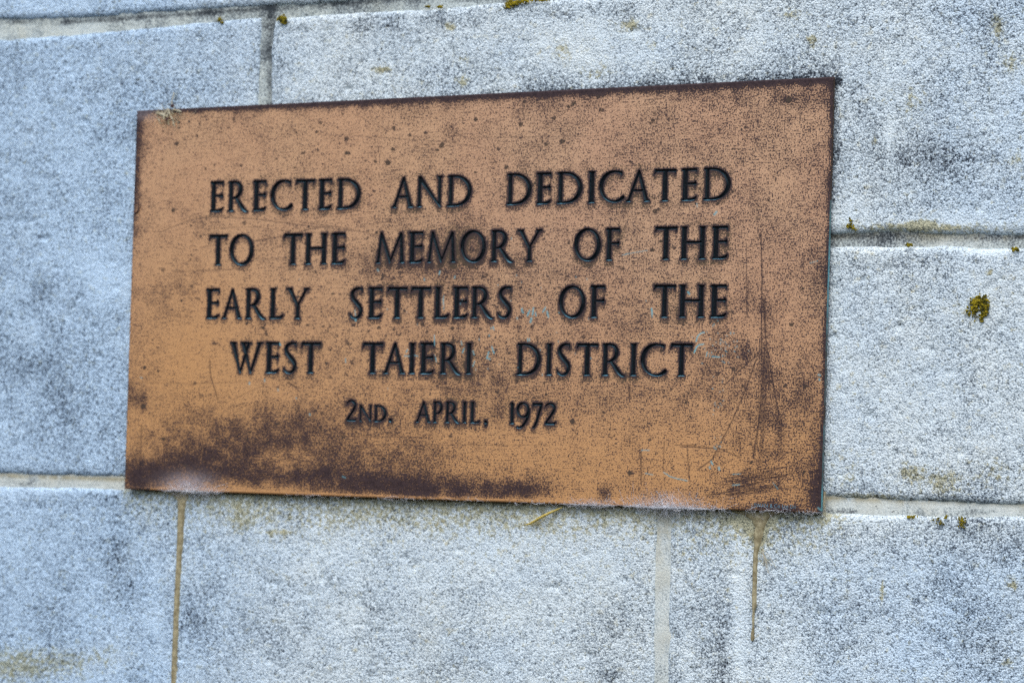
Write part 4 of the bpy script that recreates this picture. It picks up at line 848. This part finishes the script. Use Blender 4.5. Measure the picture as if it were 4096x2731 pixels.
co, qs = tubes([(np.array([P3(np.float64(a), np.float64(b), y) for a, b, y in ((552, 812, -.0006), (556, 828, -.001), (552, 846, -.0012), (540, 852, -.0005), (533, 846, .001))]), [.0004, .0005, .0006, .0006, .0004])], 6)
thing_mesh("dry_tendril", co, qs, M_BROWN, "tiny brown curled tendril clinging to the plaque's left edge", "tendril")

S = []
for i in range(9):
    x = r.uniform(3291, 3301); S.append((fibre(r, (x + 2, 1965), (x + r.uniform(-2, 5), r.uniform(2010, 2060)), .0012, .0032, 2), .00022))
co, qs = tubes(S, 4)
thing_mesh("root_fibres", co, qs, M_CHAFF, "thin olive root fibres hanging in the gap at the plaque's lower right corner", "root fibres")

def moss(label, spots, n, seed, size=.0012):
    """spots: (x, y, rx, ry, weight) in photo pixels"""
    r = np.random.default_rng(seed); wts = np.array([s[4] for s in spots], float); wts /= wts.sum(); cs, rs = [], []
    for i in range(n):
        s = spots[r.choice(len(spots), p=wts)]; px, py = r.normal(s[0], s[2] * .5), r.normal(s[1], s[3] * .5); rad = size * r.uniform(.4, 1.15)
        p = P3(np.float64(px), np.float64(py), WALL_Y - .0010 - rad * r.uniform(0, .5)); cs.append(p); rs.append(rad)
    co, fs = blobs(cs, rs, seed)
    return thing_mesh("moss_patch", co, fs, M_MOSS, label, "moss", "moss on the wall")
moss("large yellow moss patch on the block right of the plaque", [(3896, 1208, 18, 12, 2), (3928, 1200, 20, 18, 4), (3938, 1230, 16, 20, 4), (3936, 1254, 10, 10, 1.5), (3900, 1232, 22, 20, 2), (3886, 1250, 30, 30, 1), (3928, 1277, 10, 8, .6), (3905, 1268, 30, 26, .8), (3866, 1235, 16, 16, .2)], 330, 1, .0009)
moss("broad yellow moss cushion on the joint at the very top of the photo", [(2050, 14, 30, 10, 4), (2090, 8, 44, 6, 2), (2160, 3, 40, 5, 1.4), (2030, 28, 16, 6, .7)], 230, 2, .0009)
moss("small yellow moss tuft at the top left corner of the long upper block", [(1130, 78, 16, 12, 3), (1138, 86, 12, 8, 1)], 110, 3)
moss("tiny moss fleck above the crack in the top left joint", [(880, 82, 12, 7, 2), (885, 90, 9, 6, 1)], 40, 4, .0009)
moss("small bright moss tuft above the upper right joint, closest to the plaque's edge", [(3398, 905, 12, 10, 3), (3416, 915, 8, 6, .7), (3402, 880, 6, 10, .4)], 60, 5, .0008)
moss("flat moss strip on the lower right joint, nearest to the plaque", [(3645, 2067, 20, 5, 3)], 36, 6, .0007)
moss("dark straggling moss below the lower right joint, middle one of three", [(3745, 2072, 16, 14, 2), (3768, 2094, 18, 14, 1.5), (3785, 2066, 10, 8, 1)], 44, 7, .0007)
moss("rounded moss clump below the lower right joint, farthest from the plaque", [(3848, 2076, 18, 12, 3), (3850, 2100, 12, 14, 1.5)], 56, 8, .0007)
moss("moss clump in the upper right joint at the photo's right edge", [(4060, 998, 16, 7, 3)], 50, 9, .0008)
moss("small moss bit in the upper right joint, straight above the dark stained stone", [(3635, 981, 12, 6, 2)], 40, 10, .0009)
moss("two adjoining moss dabs at the top joint left of the broad cushion", [(1760, 28, 10, 5, 2), (1712, 28, 10, 4, 1)], 50, 11, .0009)
